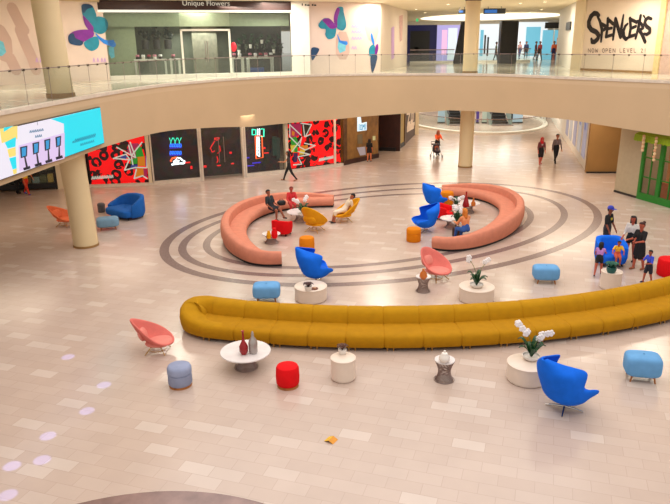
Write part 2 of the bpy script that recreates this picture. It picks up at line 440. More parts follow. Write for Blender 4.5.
# far-left shop with lit display
a1 = WA.px(58, 187)[0]; a0 = WA.px(-60, 192)[0]
backing(WA, 0, WA.len, M['dark'], 'wall_left_shop')
struct(WA.slab(a1, WA.len + .02, 0, HT, .3, .02), 'wall_left_pier', M['cream'])
disp = thing('display_window', 'dark-framed shop window with stacked merchandise behind the column far left', 'shop window', WA.pt(a1 - 1.2, 0))
def child_of(o, par): o.parent = par; o.matrix_parent_inverse = Matrix.Translation(-Vector(par.location)) if par.rotation_euler.z == 0 else par.matrix_basis.inverted(); return o
mb = MB(); b0 = WA.px(33, 187)[0]
mb2 = WA.slab(b0 - 2.0, a1 - .06, .1, .35, .3, .0); child_of(mb2.build('plinth', M['dark'], smooth=False), disp)
mb2 = WA.slab(a1 - .1, a1, 0, HT, .2, .04); child_of(mb2.build('frame', M['dark'], smooth=False), disp)
mb2 = WA.pane(b0 - 2.0, a1 - .1, .35, HT, .03); child_of(mb2.build('pane', M['glassdark'], smooth=False), disp)
cols = [glow('display_brown', (120, 80, 40), .35), glow('display_gold', (170, 130, 60), .4), glow('display_grey', (120, 125, 110), .4), glow('display_cream', (210, 200, 170), .45), glow('display_olive', (90, 85, 50), .3)]
for r_ in range(4):
    for k in range(7):
        w = .22 + .12 * random.random(); h = .25 + .3 * random.random(); aa = b0 - .4 + k * .38
        if aa + w > a1 - .12: continue
        bx = WA.slab(aa, aa + w, .36 + r_ * .66, .36 + r_ * .66 + h, .3, -.15).build('stock_box', cols[(r_ * 3 + k * 2) % 5], smooth=False)
        tag(bx, 'boxed merchandise stacked on shelves behind the far left shop window', 'box', 'boxes in the far left window')
    child_of(WA.slab(b0 - .6, a1 - .12, .30 + r_ * .66, .355 + r_ * .66, .4, -.1).build('shelf', M['dark'], smooth=False), disp)

# leopard window 1
struct(W1.slab(0, W1.len, 0, HT, .15, -.35), 'wall_shop_left', M['dark']); kerb(W1, 0, W1.len + .1)
hb = thing('leopard_hoarding', 'red leopard print window hoarding between the column and the neon window', 'hoarding', W1.pt(W1.len / 2, .14))
child_of(W1.slab(.2, W1.len - .2, .15, HT - .05, .05, -.06).build('print_panel', M['leopard'], smooth=False), hb)
def cr80(x, y): return (80 + min(x, 482) / 7.2, 130 + y / 7.2)
mb = MB()
polys = [([(350, 100), (420, 95), (400, 190), (380, 220), (340, 150)], 5), ([(400, 130), (440, 120), (460, 190), (400, 200)], 1), ([(440, 95), (492, 92), (500, 170), (470, 190), (455, 130)], 4),
         ([(415, 195), (465, 190), (470, 260), (415, 260)], 2), ([(365, 210), (415, 200), (412, 245), (360, 245)], 1), ([(470, 190), (495, 180), (500, 262), (472, 262)], 3),
         ([(370, 250), (415, 250), (410, 285), (360, 280)], 3), ([(400, 275), (460, 275), (470, 325), (400, 340)], 2), ([(455, 280), (512, 280), (515, 340), (460, 330)], 5), ([(290, 190), (340, 180), (330, 215), (290, 210)], 3), ([(265, 110), (350, 100), (330, 150), (270, 130)], 4)]
off = -.045
for pl, mi in polys: W1.poly(mb, [cr80(*p) for p in pl], off, mi); off += .001
for st in [[(265, 125), (400, 200), (360, 90)], [(350, 110), (370, 185), (445, 90)], [(240, 205), (330, 175), (360, 215), (240, 205)], [(355, 210), (320, 290), (400, 270), (495, 272), (485, 150)], [(405, 285), (390, 350), (450, 330), (515, 350)], [(370, 195), (380, 250)]]:
    W1.stroke(mb, [cr80(*p) for p in st], .065, off, 0); off += .001
child_of(mb.build('star_collage', [PW, PG, PO, PB, PK, PM], smooth=False), hb)
mb = MB()
xs = [(80 + 12 * k, 350 - (k % 2) * 4 - k * .7) for k in range(14)]
for k in range(0, 13): W1.stroke(mb, [cr80(82 + 12.2 * k, 356 - k * .9), cr80(82 + 12.2 * k + 6, 336 - k * .9), cr80(82 + 12.2 * k + 9, 355 - k * .9)], .035, -.04, 0)
child_of(mb.build('small_lettering', PW, smooth=False), hb)
struct(W1.slab(W1.len - .16, W1.len + .02, 0, HT, .08, .05), 'wall_mullion_1', M['cream'])

# neon shop: window, door, window
NR = glow('neon_red', (255, 20, 30), 1.6); NB = glow('neon_blue', (30, 110, 255), 3); NC = glow('neon_cyan_green', (60, 240, 190), 2.5); NO = glow('neon_orange', (255, 90, 40), 2.5); NW = glow('neon_white', (240, 245, 255), 3); NP = glow('neon_purple', (70, 50, 230), 1.2)
def goods_mat():
    mt, nt, b = new_mat('dim_shop_goods'); N = nt.nodes; K = nt.links
    tc = N.new('ShaderNodeTexCoord'); vo = N.new('ShaderNodeTexVoronoi'); vo.inputs['Scale'].default_value = 4; K.new(tc.outputs['Object'], vo.inputs['Vector'])
    hs = N.new('ShaderNodeMixRGB'); hs.blend_type = 'MULTIPLY'; hs.inputs['Fac'].default_value = 1; hs.inputs[2].default_value = (.03, .012, .016, 1)
    K.new(vo.outputs['Color'], hs.inputs[1]); K.new(hs.outputs[0], b.inputs['Base Color']); K.new(hs.outputs[0], b.inputs['Emission Color']); b.inputs['Emission Strength'].default_value = .5
    return mt
M['goods'] = goods_mat()
backing(W2, 0, W2.len, M['goods']); backing(W3, 0, W3.len, M['goods'])
m2 = W2.px(202, 181)[0]
kerb(W2, 0, m2); kerb(W3, 0, W3.len)
FR = M['kerb']
def window(n, w, a0, a1):
    o = struct(w.pane(a0, a1, .14, HT), 'window_%d' % n, M['glassdark'])
    mb = MB()
    w.slab(a0, a0 + .08, .1, HT, .1, .05, mb); w.slab(a1 - .08, a1, .1, HT, .1, .05, mb); w.slab(a0, a1, .1, .2, .1, .05, mb)
    struct(mb, 'window_frame', FR, False, o); return o
window(1, W2, .05, m2); window(2, W3, 0, W3.len - .02)
da, db = m2 + .02, W2.len - .02
dr = struct(W2.pane(da + .1, db - .1, .05, 2.95, -.3), 'door_1', M['glassdark'])
mb = MB(); W2.slab(da, da + .1, 0, 3.1, .4, .05, mb); W2.slab(db - .1, db, 0, 3.1, .4, .05, mb); W2.slab(da, db, 3.0, 3.12, .4, .05, mb); struct(mb, 'door_frame', FR, False, dr)
mb = MB()
for q in (.44, .56):
    aa = da + (db - da) * q
    mb.tube([W2.pt(aa, .9, -.24), W2.pt(aa, 2.3, -.24)], .025, 8)
struct(mb, 'door_handle', M['nickel'], True, dr)
def neon(name, label, w, mats, items, off, r=.03):
    mb = MB()
    for pts, mi in items: mb.tube([w.pt(*w.px(*p), off) for p in pts], r, 6, mi=mi)
    return tag(at_origin(mb.build(name, mats)), label, 'neon sign', 'neon signs in the dark shop windows')
def cn1(x, y): return (155 + x / 7.76, 120 + y / 7.76)
it = []
for k in range(3): it.append(([cn1(118 + 33 * k, 145), cn1(130 + 33 * k, 175), cn1(146 + 33 * k, 143)], 0)); it.append(([cn1(130 + 33 * k, 175), cn1(130 + 33 * k, 190)], 0))
for row, y in ((0, 205), (1, 262)):
    for k in range(5):
        x = 122 + 19 * k
        it.append(([cn1(x, y + 12), cn1(x + 4, y - 14), cn1(x + 12, y - 12), cn1(x + 14, y + 8), cn1(x + 2, y + 12)], 1))
    it.append(([cn1(120, y + 22), cn1(216, y + 16)], 2))
neon('neon_sign', 'green and blue neon lettering above a car outline in the left dark window', W2, [NC, NB, NP], it, -.35, .02)
it = [([cn1(128, 330), cn1(140, 305), cn1(170, 298), cn1(190, 305)], 1), ([cn1(170, 300), cn1(205, 305), cn1(220, 320), cn1(238, 328), cn1(232, 345)], 0), ([cn1(135, 355), cn1(160, 350), cn1(200, 345), cn1(232, 345)], 0), ([cn1(150, 335), cn1(170, 318), cn1(195, 325), cn1(175, 338), cn1(150, 335)], 0)]
neon('neon_sign', 'white and orange neon car outline low in the left dark window', W2, [NW, NO], it, -.35, .05)
def cn2(x, y): return (200 + x / 7.44, 120 + y / 7.44)
it = [([cn2(120, 150), cn2(140, 160), cn2(160, 148)], 0), ([cn2(125, 165), cn2(100, 205), cn2(90, 225)], 0), ([cn2(125, 240), cn2(105, 250), cn2(95, 225)], 0), ([cn2(160, 200), cn2(168, 240), cn2(145, 260)], 0), ([cn2(140, 280), cn2(150, 310), cn2(140, 330)], 0), ([cn2(120, 145), cn2(160, 142)], 0)]
neon('neon_sign', 'thin red neon figure behind the glass door with tall handles', W2, [NR], it, -.55, .025)
it = [([cn2(x, y) for x, y in [(428, 125), (478, 122), (485, 285), (435, 295), (428, 125)]], 1), ([cn2(442, 130), cn2(442, 270)], 2), ([cn2(455, 130), cn2(460, 270)], 2)]
for k in range(6): it.append(([cn2(440, 145 + 24 * k), cn2(462, 158 + 24 * k)], 2))
it += [([cn2(405, 75), cn2(405, 115), cn2(432, 115), cn2(432, 78), cn2(405, 75)], 0), ([cn2(446, 70), cn2(446, 118)], 2), ([cn2(460, 68), cn2(460, 118)], 2), ([cn2(470, 72), cn2(493, 72), cn2(492, 128), cn2(470, 128)], 0)]
neon('neon_sign', 'tall vertical orange framed neon sign under a green lit panel in the right dark window', W3, [NC, NO, NW], it, -.35, .035)
for i, (x, y, mt, w_, h_) in enumerate([(270, 150, NR, .1, .1), (262, 165, NP, .5, .05), (252, 160, NP, .3, .05), (256, 168, NP, .4, .04), (272, 155, NR, .25, .05), (280.5, 148, glow('teal_display', (46, 84, 72), .4), .25, 1.1), (284, 150, glow('grey_display', (70, 84, 74), .4), .2, 1.2), (272, 158, glow('dim_display', (40, 46, 44), .4), .1, .3), (234, 155, NR, .12, .1), (236, 166, NR, .15, .05), (222, 168, NR, .2, .05), (208, 169, NR, .15, .1), (190, 165, NR, .3, .06), (194, 170, NR, .1, .15)]):
    w = W3 if x > 246 else W2
    a, z = w.px(x, y)
    tag(at_origin(w.slab(a - w_ / 2, a + w_ / 2, max(.16, z - h_ / 2), z + h_ / 2, .1, -.8).build('lit_product', mt, smooth=False)), 'small glowing goods inside the dark neon shop', 'merchandise', 'glowing goods in the neon shop')

# leopard window 2
backing(W4, 0, W4.len, M['dark'], 'wall_shop_middle', -.35); kerb(W4, 0, W4.len)
hb = thing('leopard_hoarding', 'red leopard print window hoarding beside the brown shop, behind the walking woman', 'hoarding', W4.pt(W4.len / 2, .14))
child_of(W4.slab(.1, W4.len - .12, .2, HT - .05, .05, -.06).build('print_panel', M['leopard'], smooth=False), hb)
def cr270(x, y): return (270 + x / 6.72, 95 + y / 6.72)
mb = MB(); off = -.045
for pl, mi in [([(135, 195), (215, 190), (205, 270), (140, 290)], 5), ([(215, 195), (280, 190), (265, 260), (220, 280)], 4), ([(140, 290), (180, 280), (195, 340), (150, 380)], 1), ([(150, 240), (170, 250), (165, 275), (148, 270)], 2), ([(140, 340), (180, 335), (170, 385), (145, 385)], 6), ([(200, 345), (255, 335), (260, 365), (205, 370)], 2), ([(160, 390), (190, 390), (185, 450), (160, 455)], 7), ([(165, 355), (190, 352), (188, 385), (165, 385)], 1), ([(205, 370), (240, 370), (230, 400), (200, 400)], 6)]:
    W4.poly(mb, [cr270(*p) for p in pl], off, mi); off += .001
for st in [[(135, 200), (210, 270)], [(135, 195), (135, 280), (200, 345), (215, 285)], [(150, 380), (210, 300)], [(210, 190), (280, 200), (240, 280), (275, 265)], [(235, 325), (305, 340), (240, 370), (200, 350)], [(190, 380), (270, 400), (190, 415), (215, 465), (160, 470)], [(225, 200), (235, 280)]]:
    W4.stroke(mb, [cr270(*p) for p in st], .065, off, 0); off += .001
child_of(mb.build('star_collage', [PW, PG, PO, PB, PK, PM, PY, PP], smooth=False), hb)
mb = MB()
for k in range(13): W4.stroke(mb, [cr270(332 + 7.5 * k, 445 - k * 1.6), cr270(332 + 7.5 * k + 4, 428 - k * 1.6), cr270(332 + 7.5 * k + 6, 444 - k * 1.6)], .05, -.04, 0)
child_of(mb.build('small_lettering', PW, smooth=False), hb)
mq = W4.px(335, 167)[0]
struct(W4.slab(mq - .06, mq + .06, 0, HT, .08, .05), 'wall_mullion_2', M['whitewall'])
struct(W3.slab(W3.len - .12, W3.len + .06, 0, HT, .3, .04), 'wall_mullion_3', M['cream'])

# brown timber shop
struct(W5.slab(0, W5.len, 0, HT, .3, 0), 'wall_brown_shop', M['goldwood'])
struct(W5.slab(0, .35, 0, HT, .2, .06), 'wall_brown_post', M['brownwood'])
struct(W5.slab(0, W5.len, 0, .28, .1, .08), 'baseboard_brown_shop', M['darkbrown'])
def cb(x, y): return (330 + x / 7.75, 105 + y / 7.75)
ps = thing('poster_lightbox', 'bright white and pale blue lit poster on the brown timber shop front', 'lightbox', W5.pt(W5.px(*cb(240, 140))[0], W5.px(*cb(240, 205))[1], .02))
mb = MB(); W5.poly(mb, [cb(208, 85), cb(235, 90), cb(242, 140), cb(282, 130), cb(282, 195), cb(208, 205)], .03); child_of(mb.build('panel', glow('lightbox_white', (225, 240, 245), 1.1), smooth=False), ps)
mb = MB()
for st in [[(222, 150), (222, 195)], [(232, 155), (232, 190), (243, 190), (243, 155), (232, 155)], [(250, 192), (251, 150), (257, 170), (263, 148), (264, 190)], [(272, 145), (272, 188)]]: W5.stroke(mb, [cb(*p) for p in st], .06, .04)
child_of(mb.build('lettering', glow('letter_blue', (70, 170, 215), .7), smooth=False), ps)
for i, (pl, mt, nm) in enumerate([([(210, 230), (250, 225), (250, 300), (212, 300)], glow('dim_beige', (150, 120, 80), .35), 'wall_panel'), ([(205, 330), (270, 322), (275, 385), (232, 392)], glow('pale_lilac_goods', (200, 180, 180), .5), 'shop_display'), ([(328, 240), (350, 240), (350, 272), (328, 274)], glow('cream_sign', (220, 205, 140), .6), 'wall_notice')]):
    mb = MB(); W5.poly(mb, [cb(*p) for p in pl], .02 + i * .003); c_ = at_origin(mb.build(nm, mt, smooth=False))
    if nm == 'wall_panel': c_['kind'] = 'structure'
    else: tag(c_, {'wall_notice': 'small cream notice on the brown timber shop front', 'shop_display': 'pale display shelf panel low on the brown shop front'}[nm], {'wall_notice': 'notice', 'shop_display': 'display'}[nm])
# recessed doorway, cream pier and grey hoarding
Pd0, Pd1 = G(379.5, 150.7), G(395.5, 151.2)
WD = Wall(Pd0, Pd1)
struct(WD.slab(-1.2, WD.len + .3, 0, HT, .2, 0), 'wall_recess', M['darkbrown'])
struct(WD.slab(-1.2, WD.len, 0, .25, .05, .05), 'baseboard_recess', M['dark'])
WS = Wall(P7, Pd0); struct(WS.slab(0, WS.len, 0, HT, .1, -.05), 'wall_recess_side', M['brownwood'])
Pc, Pe = G(404.6, 145), G(415, 134.5)
WCp = Wall(Pd1, Pc); WH = Wall(Pc, Pe)
struct(WCp.slab(0, WCp.len, 0, HT, .4, 0), 'wall_cream_pier', mat('olive_cream_paint', (170, 148, 92), .6, 0, .08))
struct(WCp.slab(0, WCp.len, 0, .3, .05, .04), 'baseboard_pier', M['dark'])
struct(WCp.slab(WCp.len - .3, WCp.len + .1, 0, HT, .3, .06), 'wall_pier_edge', M['brownwood'])
hh = thing('grey_hoarding', 'dark brown hoarding with tall white lettering at the corridor corner', 'hoarding', WH.pt(WH.len / 2, 0))
child_of(WH.slab(.25, WH.len - .1, 0, HT - .02, .2, 0).build('panel', mat('taupe_hoarding', (74, 54, 46), .6, 0, .15), smooth=False), hh)
mb = MB()
def ch(x, y): return (380 + x / 7.2, 95 + y / 7.2)
for st in [[(190, 130), (212, 125), (195, 215), (215, 200)], [(222, 122), (222, 195), (232, 185), (232, 118)], [(240, 116), (240, 175)], [(192, 235), (245, 205)], [(192, 255), (240, 228)]]: WH.stroke(mb, [ch(*p) for p in st], .3, .03)
child_of(mb.build('lettering', M['whitewall'], smooth=False), hh)
# corridor left wall beyond
WL2 = Wall(Pe, (5.6, 62)); struct(WL2.slab(0, WL2.len, 0, HT, .3, 0), 'wall_corridor_left', M['cream'])
struct(MB().prism([(-6, 62), (5.8, 62), (5.8, 62.3), (-6, 62.3)], 0, HT), 'wall_corridor_back_left', M['cream'])

# ------------------------------------------------------------------ ground floor, right
Q0, Q1, Q2, Q3, Q4 = G(586.7, 172.8), G(562, 135.5), G(614, 191.7), G(634, 197.6), G(670, 208)
WR = Wall(Q1, Q0); struct(WR.slab(-18, WR.len, 0, HT, .3, 0), 'wall_corridor_right', M['white'])
lil = [glow('lilac_poster', (196, 186, 205), .4), glow('pale_poster', (222, 214, 210), .4), glow('blue_mark', (120, 130, 190), .4)]
for k in range(5):
    a = WR.len * (.22 + .16 * k)
    t_ = thing('wall_poster', 'pale lilac poster panel on the white corridor wall past the couple', 'poster', WR.pt(a, .5, .02), 0, 'posters on the corridor wall')
    child_of(WR.slab(a - .9, a + .7, .5, 3.0, .02, .025).build('sheet', lil[k % 2], smooth=False), t_)
    child_of(WR.slab(a - .5, a + .1, 2.1, 2.5, .01, .03).build('print_mark', lil[2], smooth=False), t_)
WB = Wall(G(587, 173.2), (18.5, 35.9)); struct(WB.slab(-.05, WB.len, 0, HT, .3, 0), 'wall_recess_right', M['tan'])
struct(WB.slab(-.05, WB.len, 0, .1, .05, .03), 'baseboard_recess_right', M['darkgrey'])
WG = Wall(Q2, Q4); aG = WG.px(636.5, 198)[0]
struct(WG.slab(0, aG, 0, HT, 3.0, 0), 'wall_right_pier', mat('grey_beige_paint', (176, 160, 132), .7, 0, .03))
struct(WG.slab(0, aG, 0, .1, .04, .03), 'baseboard_right', M['darkgrey'])
struct(WG.slab(aG, aG + 9, 0, HT, .2, -1.6), 'wall_green_shop_back', glow('amber_interior_glow', (176, 100, 44), .7))  # back wall emits amber to stand in for the lit shop interior
struct(WG.slab(aG + 3.6, aG + 9, 0, HT, .3, 0), 'wall_right_far', M['cream'])
gs = thing('green_shopfront', 'glossy green timber shop doors with small panes at the right edge', 'shopfront', WG.pt(aG, 0))
def gp(x, y): return (590 + x / 4.2, 100 + y / 4.2)
zt = 2.9
mb = MB()
def bar(a0, a1, z0, z1, th=.12, off=.03): WG.slab(aG + a0, aG + a1, z0, z1, th, off, mb)
bar(0, .16, 0, zt); bar(.16, 3.5, 0, .32); bar(.16, 3.5, zt - .12, zt)
bar(1.08, 1.3, .3, zt); bar(2.3, 2.5, .3, zt); bar(3.4, 3.6, 0, zt)
for z in (1.05, 1.95): bar(.16, 3.5, z, z + .05, .06, .0)
for a in (.62, 1.8, 2.95): bar(a - .025, a + .025, .3, zt, .06, .0)
child_of(mb.build('frame', M['green'], smooth=False), gs)
child_of(WG.pane(aG + .1, aG + 3.5, .3, zt - .1, -.03).build('pane', M['glassdark'], smooth=False), gs)
for a, z, h, mt, nm in [(1.3, 0, 1.0, mat('red_cloth', (190, 30, 20), .7, emit=.15), 'shop_counter'), (.5, 0, .8, mat('orange_crate', (190, 90, 30), .7, emit=.15), 'shop_crate'), (2.2, 0, 1.2, mat('red_cabinet', (160, 30, 24), .7, emit=.15), 'shop_cabinet')]:
    tag(at_origin(WG.slab(aG + a, aG + a + .7, z, z + h, .5, -.8).build(nm, mt, smooth=False)), {'shop_counter': 'red counter seen through the green shop doors', 'shop_crate': 'orange crate behind the left pane of the green doors', 'shop_cabinet': 'dark red cabinet deep inside the green fronted shop'}[nm], nm.split('_')[1])
aw = thing('fringed_awning', 'lime green straw fringe awning above the green shop doors', 'awning', WG.pt(aG, zt))
mb = MB(); n = 60
top = []; mid = []; bot = []
for k in range(n + 1):
    a = aG - .12 + 3.9 * k / n
    top.append(WG.pt(a, zt + .22, .12)); mid.append(WG.pt(a, zt + .1, .42)); bot.append(WG.pt(a, zt - .12 - .07 * random.random(), .46))
mb.grid([top, mid, bot]); child_of(solid(mb.build('fringe', M['lime'], smooth=False), .04), aw)
for k, a in enumerate((.62, 1.35, 2.6)):
    mb = MB()
    for j in range(8): mb.ball(WG.pt(aG + a + .02 * (j % 2), zt + .12 - j * .09 * (1 + .5 * (k > 0)), .62 - .0 * j), .07, 8, 6, mi=j % 2)
    o = tag(at_origin(mb.build('hanging_garland', [M['garland'], mat('pale_garland', (236, 204, 160), .6, 0, .1)])), ['short flower garland hanging from the lime awning, nearest the wall', 'long flower garland hanging over the middle of the lime awning', 'flower garland hanging at the far end of the lime awning'][k], 'garland', 'garlands on the awning')

# ------------------------------------------------------------------ upper gallery walls
U1 = Wall((-20, 27.2), (-11.75, 35.6)); U2 = Wall((-11.75, 35.6), (-2.28, 38.6)); U3 = Wall((-2.28, 38.6), (-1.3, 38.75)); U4 = Wall((-1.3, 38.75), (2.9, 41.3)); U5 = Wall((2.9, 41.3), (5.6, 51.4))
struct(U1.slab(0, U1.len, ZU, ZC, .3, 0), 'wall_gallery_left', M['pinkwall'])
struct(U1.slab(0, U1.len, ZC - .12, ZC, .1, .05), 'trim_6', M['fascia'])
struct(U3.slab(-.05, U3.len, ZU, ZC, .5, .1), 'wall_gallery_pier', M['white'])
struct(U4.slab(0, U4.len, ZU, ZC, .3, 0), 'wall_gallery_back', M['pinkwall'])
struct(U5.slab(0, U5.len, ZU, ZC, .3, 0), 'wall_gallery_corridor', M['whitewall'])
TEAL = mat('butterfly_teal', (14, 128, 152), .5, 0, .15, 2, emit=.12); PURP = mat('butterfly_purple', (120, 20, 140), .5, 0, .15, 3, emit=.12); NAVY = mat('butterfly_navy', (16, 60, 100), .5, 0, .15, 3, emit=.1); SKY = mat('ribbon_blue', (30, 120, 210), .5, 0, .1, emit=.15); AQUA = mat('aqua_vial', (110, 190, 210), .5, 0, .1, emit=.1)
LILAC = mat('lilac_print', (200, 160, 210), .6, 0, 0); ROSE = mat('rose_print', (205, 160, 150), .6, 0, .1)
def wing(x0, y0, ang, ln, wd, n=20, tip=.35):
    """a petal-shaped wing outline in picture coordinates"""
    out = []; a = R(ang)
    for k in range(n):
        t = 2 * pi * k / n; u = (1 - cos(t)) / 2; v = sin(t) * (.55 + .45 * u ** tip) * (u ** .35 if u > 0 else 0)
        X, Y = u * ln, v * wd / 2
        out.append((x0 + X * cos(a) - Y * sin(a), y0 + X * sin(a) + Y * cos(a)))
    return out
def butterfly(label, wall, parts, off=.02):
    mb = MB(); o_ = off
    for pl, mi in parts:
        wall.poly(mb, [(p.x, p.y) for p in catmull([(a, b, 0) for a, b in pl], 5, True)], o_, mi); o_ += .0015
    return tag(at_origin(mb.build('butterfly_print', [TEAL, PURP, NAVY, SKY, AQUA, ROSE, LILAC], smooth=False)), label, 'wall graphic', 'butterfly prints on the gallery walls')
def c60(x, y): return (60 + x / 8.4, y / 8.4)
butterfly('large teal and purple butterfly print on the pink wall left of the flower shop', U1, [
    ([c60(*p) for p in [(185, 38), (250, 38), (285, 75), (305, 130), (300, 180), (280, 260), (250, 250), (215, 190), (190, 130), (180, 80)]], 0),
    ([c60(*p) for p in [(190, 130), (215, 150), (250, 190), (290, 250), (255, 275), (235, 250), (205, 200)]], 1),
    ([c60(*p) for p in [(185, 38), (250, 38), (275, 62), (230, 75), (200, 110), (182, 90)]], 2),
    ([c60(*p) for p in [(300, 150), (340, 140), (385, 160), (402, 205), (390, 255), (350, 285), (300, 275), (280, 250)]], 0),
    ([c60(*p) for p in [(70, 300), (110, 265), (170, 250), (235, 250), (285, 275), (265, 320), (200, 350), (175, 380), (110, 375), (75, 355)]], 1),
    ([c60(*p) for p in [(70, 300), (110, 280), (130, 320), (190, 350), (175, 382), (110, 376), (75, 356)]], 2),
    ([c60(*p) for p in [(205, 350), (265, 315), (310, 310), (328, 360), (312, 405), (265, 428), (220, 405), (200, 375)]], 0)])
mb = MB(); U1.stroke(mb, [c60(*p) for p in [(300, 285), (330, 320), (370, 350), (445, 372)]], [.05, .14, .2, .3], .03, 0); U1.stroke(mb, [c60(*p) for p in [(345, 335), (400, 345), (445, 345)]], [.05, .08, .1], .035, 0)
tag(at_origin(mb.build('ribbon_print', SKY, smooth=False)), 'curling blue ribbon print below the large butterfly', 'wall graphic')
mb = MB(); U1.poly(mb, [c60(*p) for p in [(405, 395), (450, 390), (458, 480), (430, 492), (408, 450)]], .025)
tag(at_origin(mb.build('vial_print', AQUA, smooth=False)), 'pale aqua bottle print beside the flower shop window', 'wall graphic')
mb = MB()
for st in [[(0, 30), (6, 40), (7, 52)], [(2, 55), (10, 58), (16, 70)], [(20, 30), (26, 45), (32, 58), (36, 70)], [(12, 8), (20, 24), (24, 30)]]: U1.stroke(mb, st, .5, .012, 0)
tag(at_origin(mb.build('drapery_print', M['pinkwall2'], smooth=False)), 'soft pink drapery print at the far left gallery wall', 'wall graphic')
mb = MB(); U1.poly(mb, [(-5, 38), (3, 42), (6, 52), (2, 56), (-5, 56)], .03)
tag(at_origin(mb.build('vial_print', AQUA, smooth=False)), 'blue patch of print at the far left end of the pink wall', 'wall graphic')
mb = MB()
for x in (36, 40, 93, 97, 101, 104): U1.stroke(mb, [(x, 62), (x + .6, 58), (x + 1.8, 62)], .05, .02)
tag(at_origin(mb.build('script_lettering', LILAC, smooth=False)), 'faint lilac script printed low on the pink left wall', 'wall graphic')

# flower shop
FA = U2.px(112, 70)[0]; FB = U2.len
sg = thing('shop_sign', 'dark maroon fascia sign with cream lettering over the flower shop', 'sign', U2.pt(FB / 2, 8.75))
zs0 = U2.px(200, 10.2)[1]; zs1 = ZC - .02
child_of(U2.slab(-.25, FB - .03, zs0, zs1, .3, .12).build('board', M['signbrown'], smooth=False), sg)
ta, tz = U2.px(182, 6.0); tb = U2.px(229, 6.0)[0]
lt = lettering('lettering', 'Unique Flowers', U2, ta, tz + .02, .36, glow('sign_cream', (235, 225, 205), .6), None, .14, tb - ta); child_of(lt, sg)
struct(U2.slab(-.25, FB, zs0 - .11, zs0, .35, .16), 'trim_7', glow('white_light_strip', (255, 246, 225), 1.0))
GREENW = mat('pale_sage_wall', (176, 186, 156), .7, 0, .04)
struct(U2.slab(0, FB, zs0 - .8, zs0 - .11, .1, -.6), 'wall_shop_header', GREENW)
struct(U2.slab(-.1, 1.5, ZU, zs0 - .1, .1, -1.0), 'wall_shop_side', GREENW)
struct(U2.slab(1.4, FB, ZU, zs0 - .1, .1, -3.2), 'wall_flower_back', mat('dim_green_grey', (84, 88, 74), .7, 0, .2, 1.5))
struct(U2.slab(0, FB, ZU + .001, ZU + .01, 3.2, 0), 'floor_flower_shop', M['floor_up'])
struct(U2.slab(0, FB, ZU, ZU + .2, .3, .05), 'baseboard_flower_shop', M['white'])
dA, dB = U2.px(183.5, 75)[0], U2.px(232.5, 75)[0]; dZ = U2.px(208, 29)[1]
struct(U2.pane(.05, dA, ZU + .2, zs0 - .1), 'window_3', M['glassdark'])
struct(U2.pane(dB, FB - .05, ZU + .2, zs0 - .1), 'window_4', M['glassdark'])
dd = struct(U2.pane(dA + .1, dB - .1, ZU + .02, dZ - .08, -.02), 'door_2', M['glassdark'])
mb = MB(); U2.slab(dA, dA + .1, ZU, dZ, .14, .05, mb); U2.slab(dB - .1, dB, ZU, dZ, .14, .05, mb); U2.slab(dA, dB, dZ - .1, dZ, .14, .05, mb); struct(mb, 'door_frame', M['white'], False, dd)
mb = MB(); mid = (dA + dB) / 2
for q in (-.06, .06): mb.tube([U2.pt(mid + q, ZU + .8, .05), U2.pt(mid + q, ZU + 1.9, .05)], .02, 6)
struct(mb, 'door_handle', M['nickel'], True, dd)
struct(U2.slab(mid - .5, mid + .9, ZU, zs0 - .3, .1, -2.2), 'wall_shop_screen', mat('grey_screen', (104, 100, 84), .6, 0, .2))
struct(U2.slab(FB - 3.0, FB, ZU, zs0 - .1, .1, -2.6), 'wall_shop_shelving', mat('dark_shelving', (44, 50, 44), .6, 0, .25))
tag(at_origin(MB().ball(U2.pt(*U2.px(233.5, 47), .06), (.16, .1, .26), 10, 8).build('promo_badge', mat('red_badge', (200, 30, 50), .5, emit=.3))), 'small red promotional badge on the flower shop door frame', 'badge')
def shop_table(a, w, label, depth=-.7):
    t_ = thing('display_table', label, 'table', U2.pt(a, ZU + .01, depth), atan2(U2.t.y, U2.t.x), 'white tables in the flower shop')
    MB().box((0, 0, .95), (w, .6, .08)).build('tabletop', M['white'], t_, smooth=False)
    for sx in (-1, 1):
        for sy in (-1, 1): MB().box((sx * (w / 2 - .06), sy * .24, .455), (.08, .08, .91)).build('leg', M['white'], t_, smooth=False)
    for k in range(int(w / .3)):
        x = -w / 2 + .2 + k * .3
        p = U2.pt(a + x, ZU + 1.0, depth)
        f = thing('flower_box', 'small gift box of flowers on a flower shop table', 'flower box', p, 0, 'flower boxes on the shop tables')
        MB().lathe([(0, 0), (.09, 0), (.1, .12), (0, .12)], 12).build('box', M['pot'] if k % 2 else mat('dark_box', (60, 40, 40), .6), f)
        mbf = MB()
        for j in range(7): mbf.ball((.06 * cos(j * .9), .06 * sin(j * .9), .16 + .03 * (j % 2)), .05, 6, 5)
        mbf.build('blossoms', [M['pinkpetal'], M['petal'], mat('red_bloom', (170, 40, 60), .6)][k % 3], f)
shop_table(U2.px(152, 72)[0], 1.7, 'white display table of flower boxes left of the glass door')
shop_table(U2.px(177, 72)[0], .55, 'narrow white display table close to the left side of the glass door')
shop_table(U2.px(263, 72)[0], 1.5, 'white display table of flower boxes right of the glass door')
shop_table(U2.px(240, 72)[0], .7, 'narrow white display table just right of the glass door')
tag(at_origin(MB().box(U2.pt(U2.px(259, 72)[0], ZU + .22, -.7), (.8, .4, .42), atan2(U2.t.y, U2.t.x)).build('blue_crate', mat('blue_crate', (50, 90, 180), .5), smooth=False)), 'blue crate under the white table right of the flower shop door', 'crate')
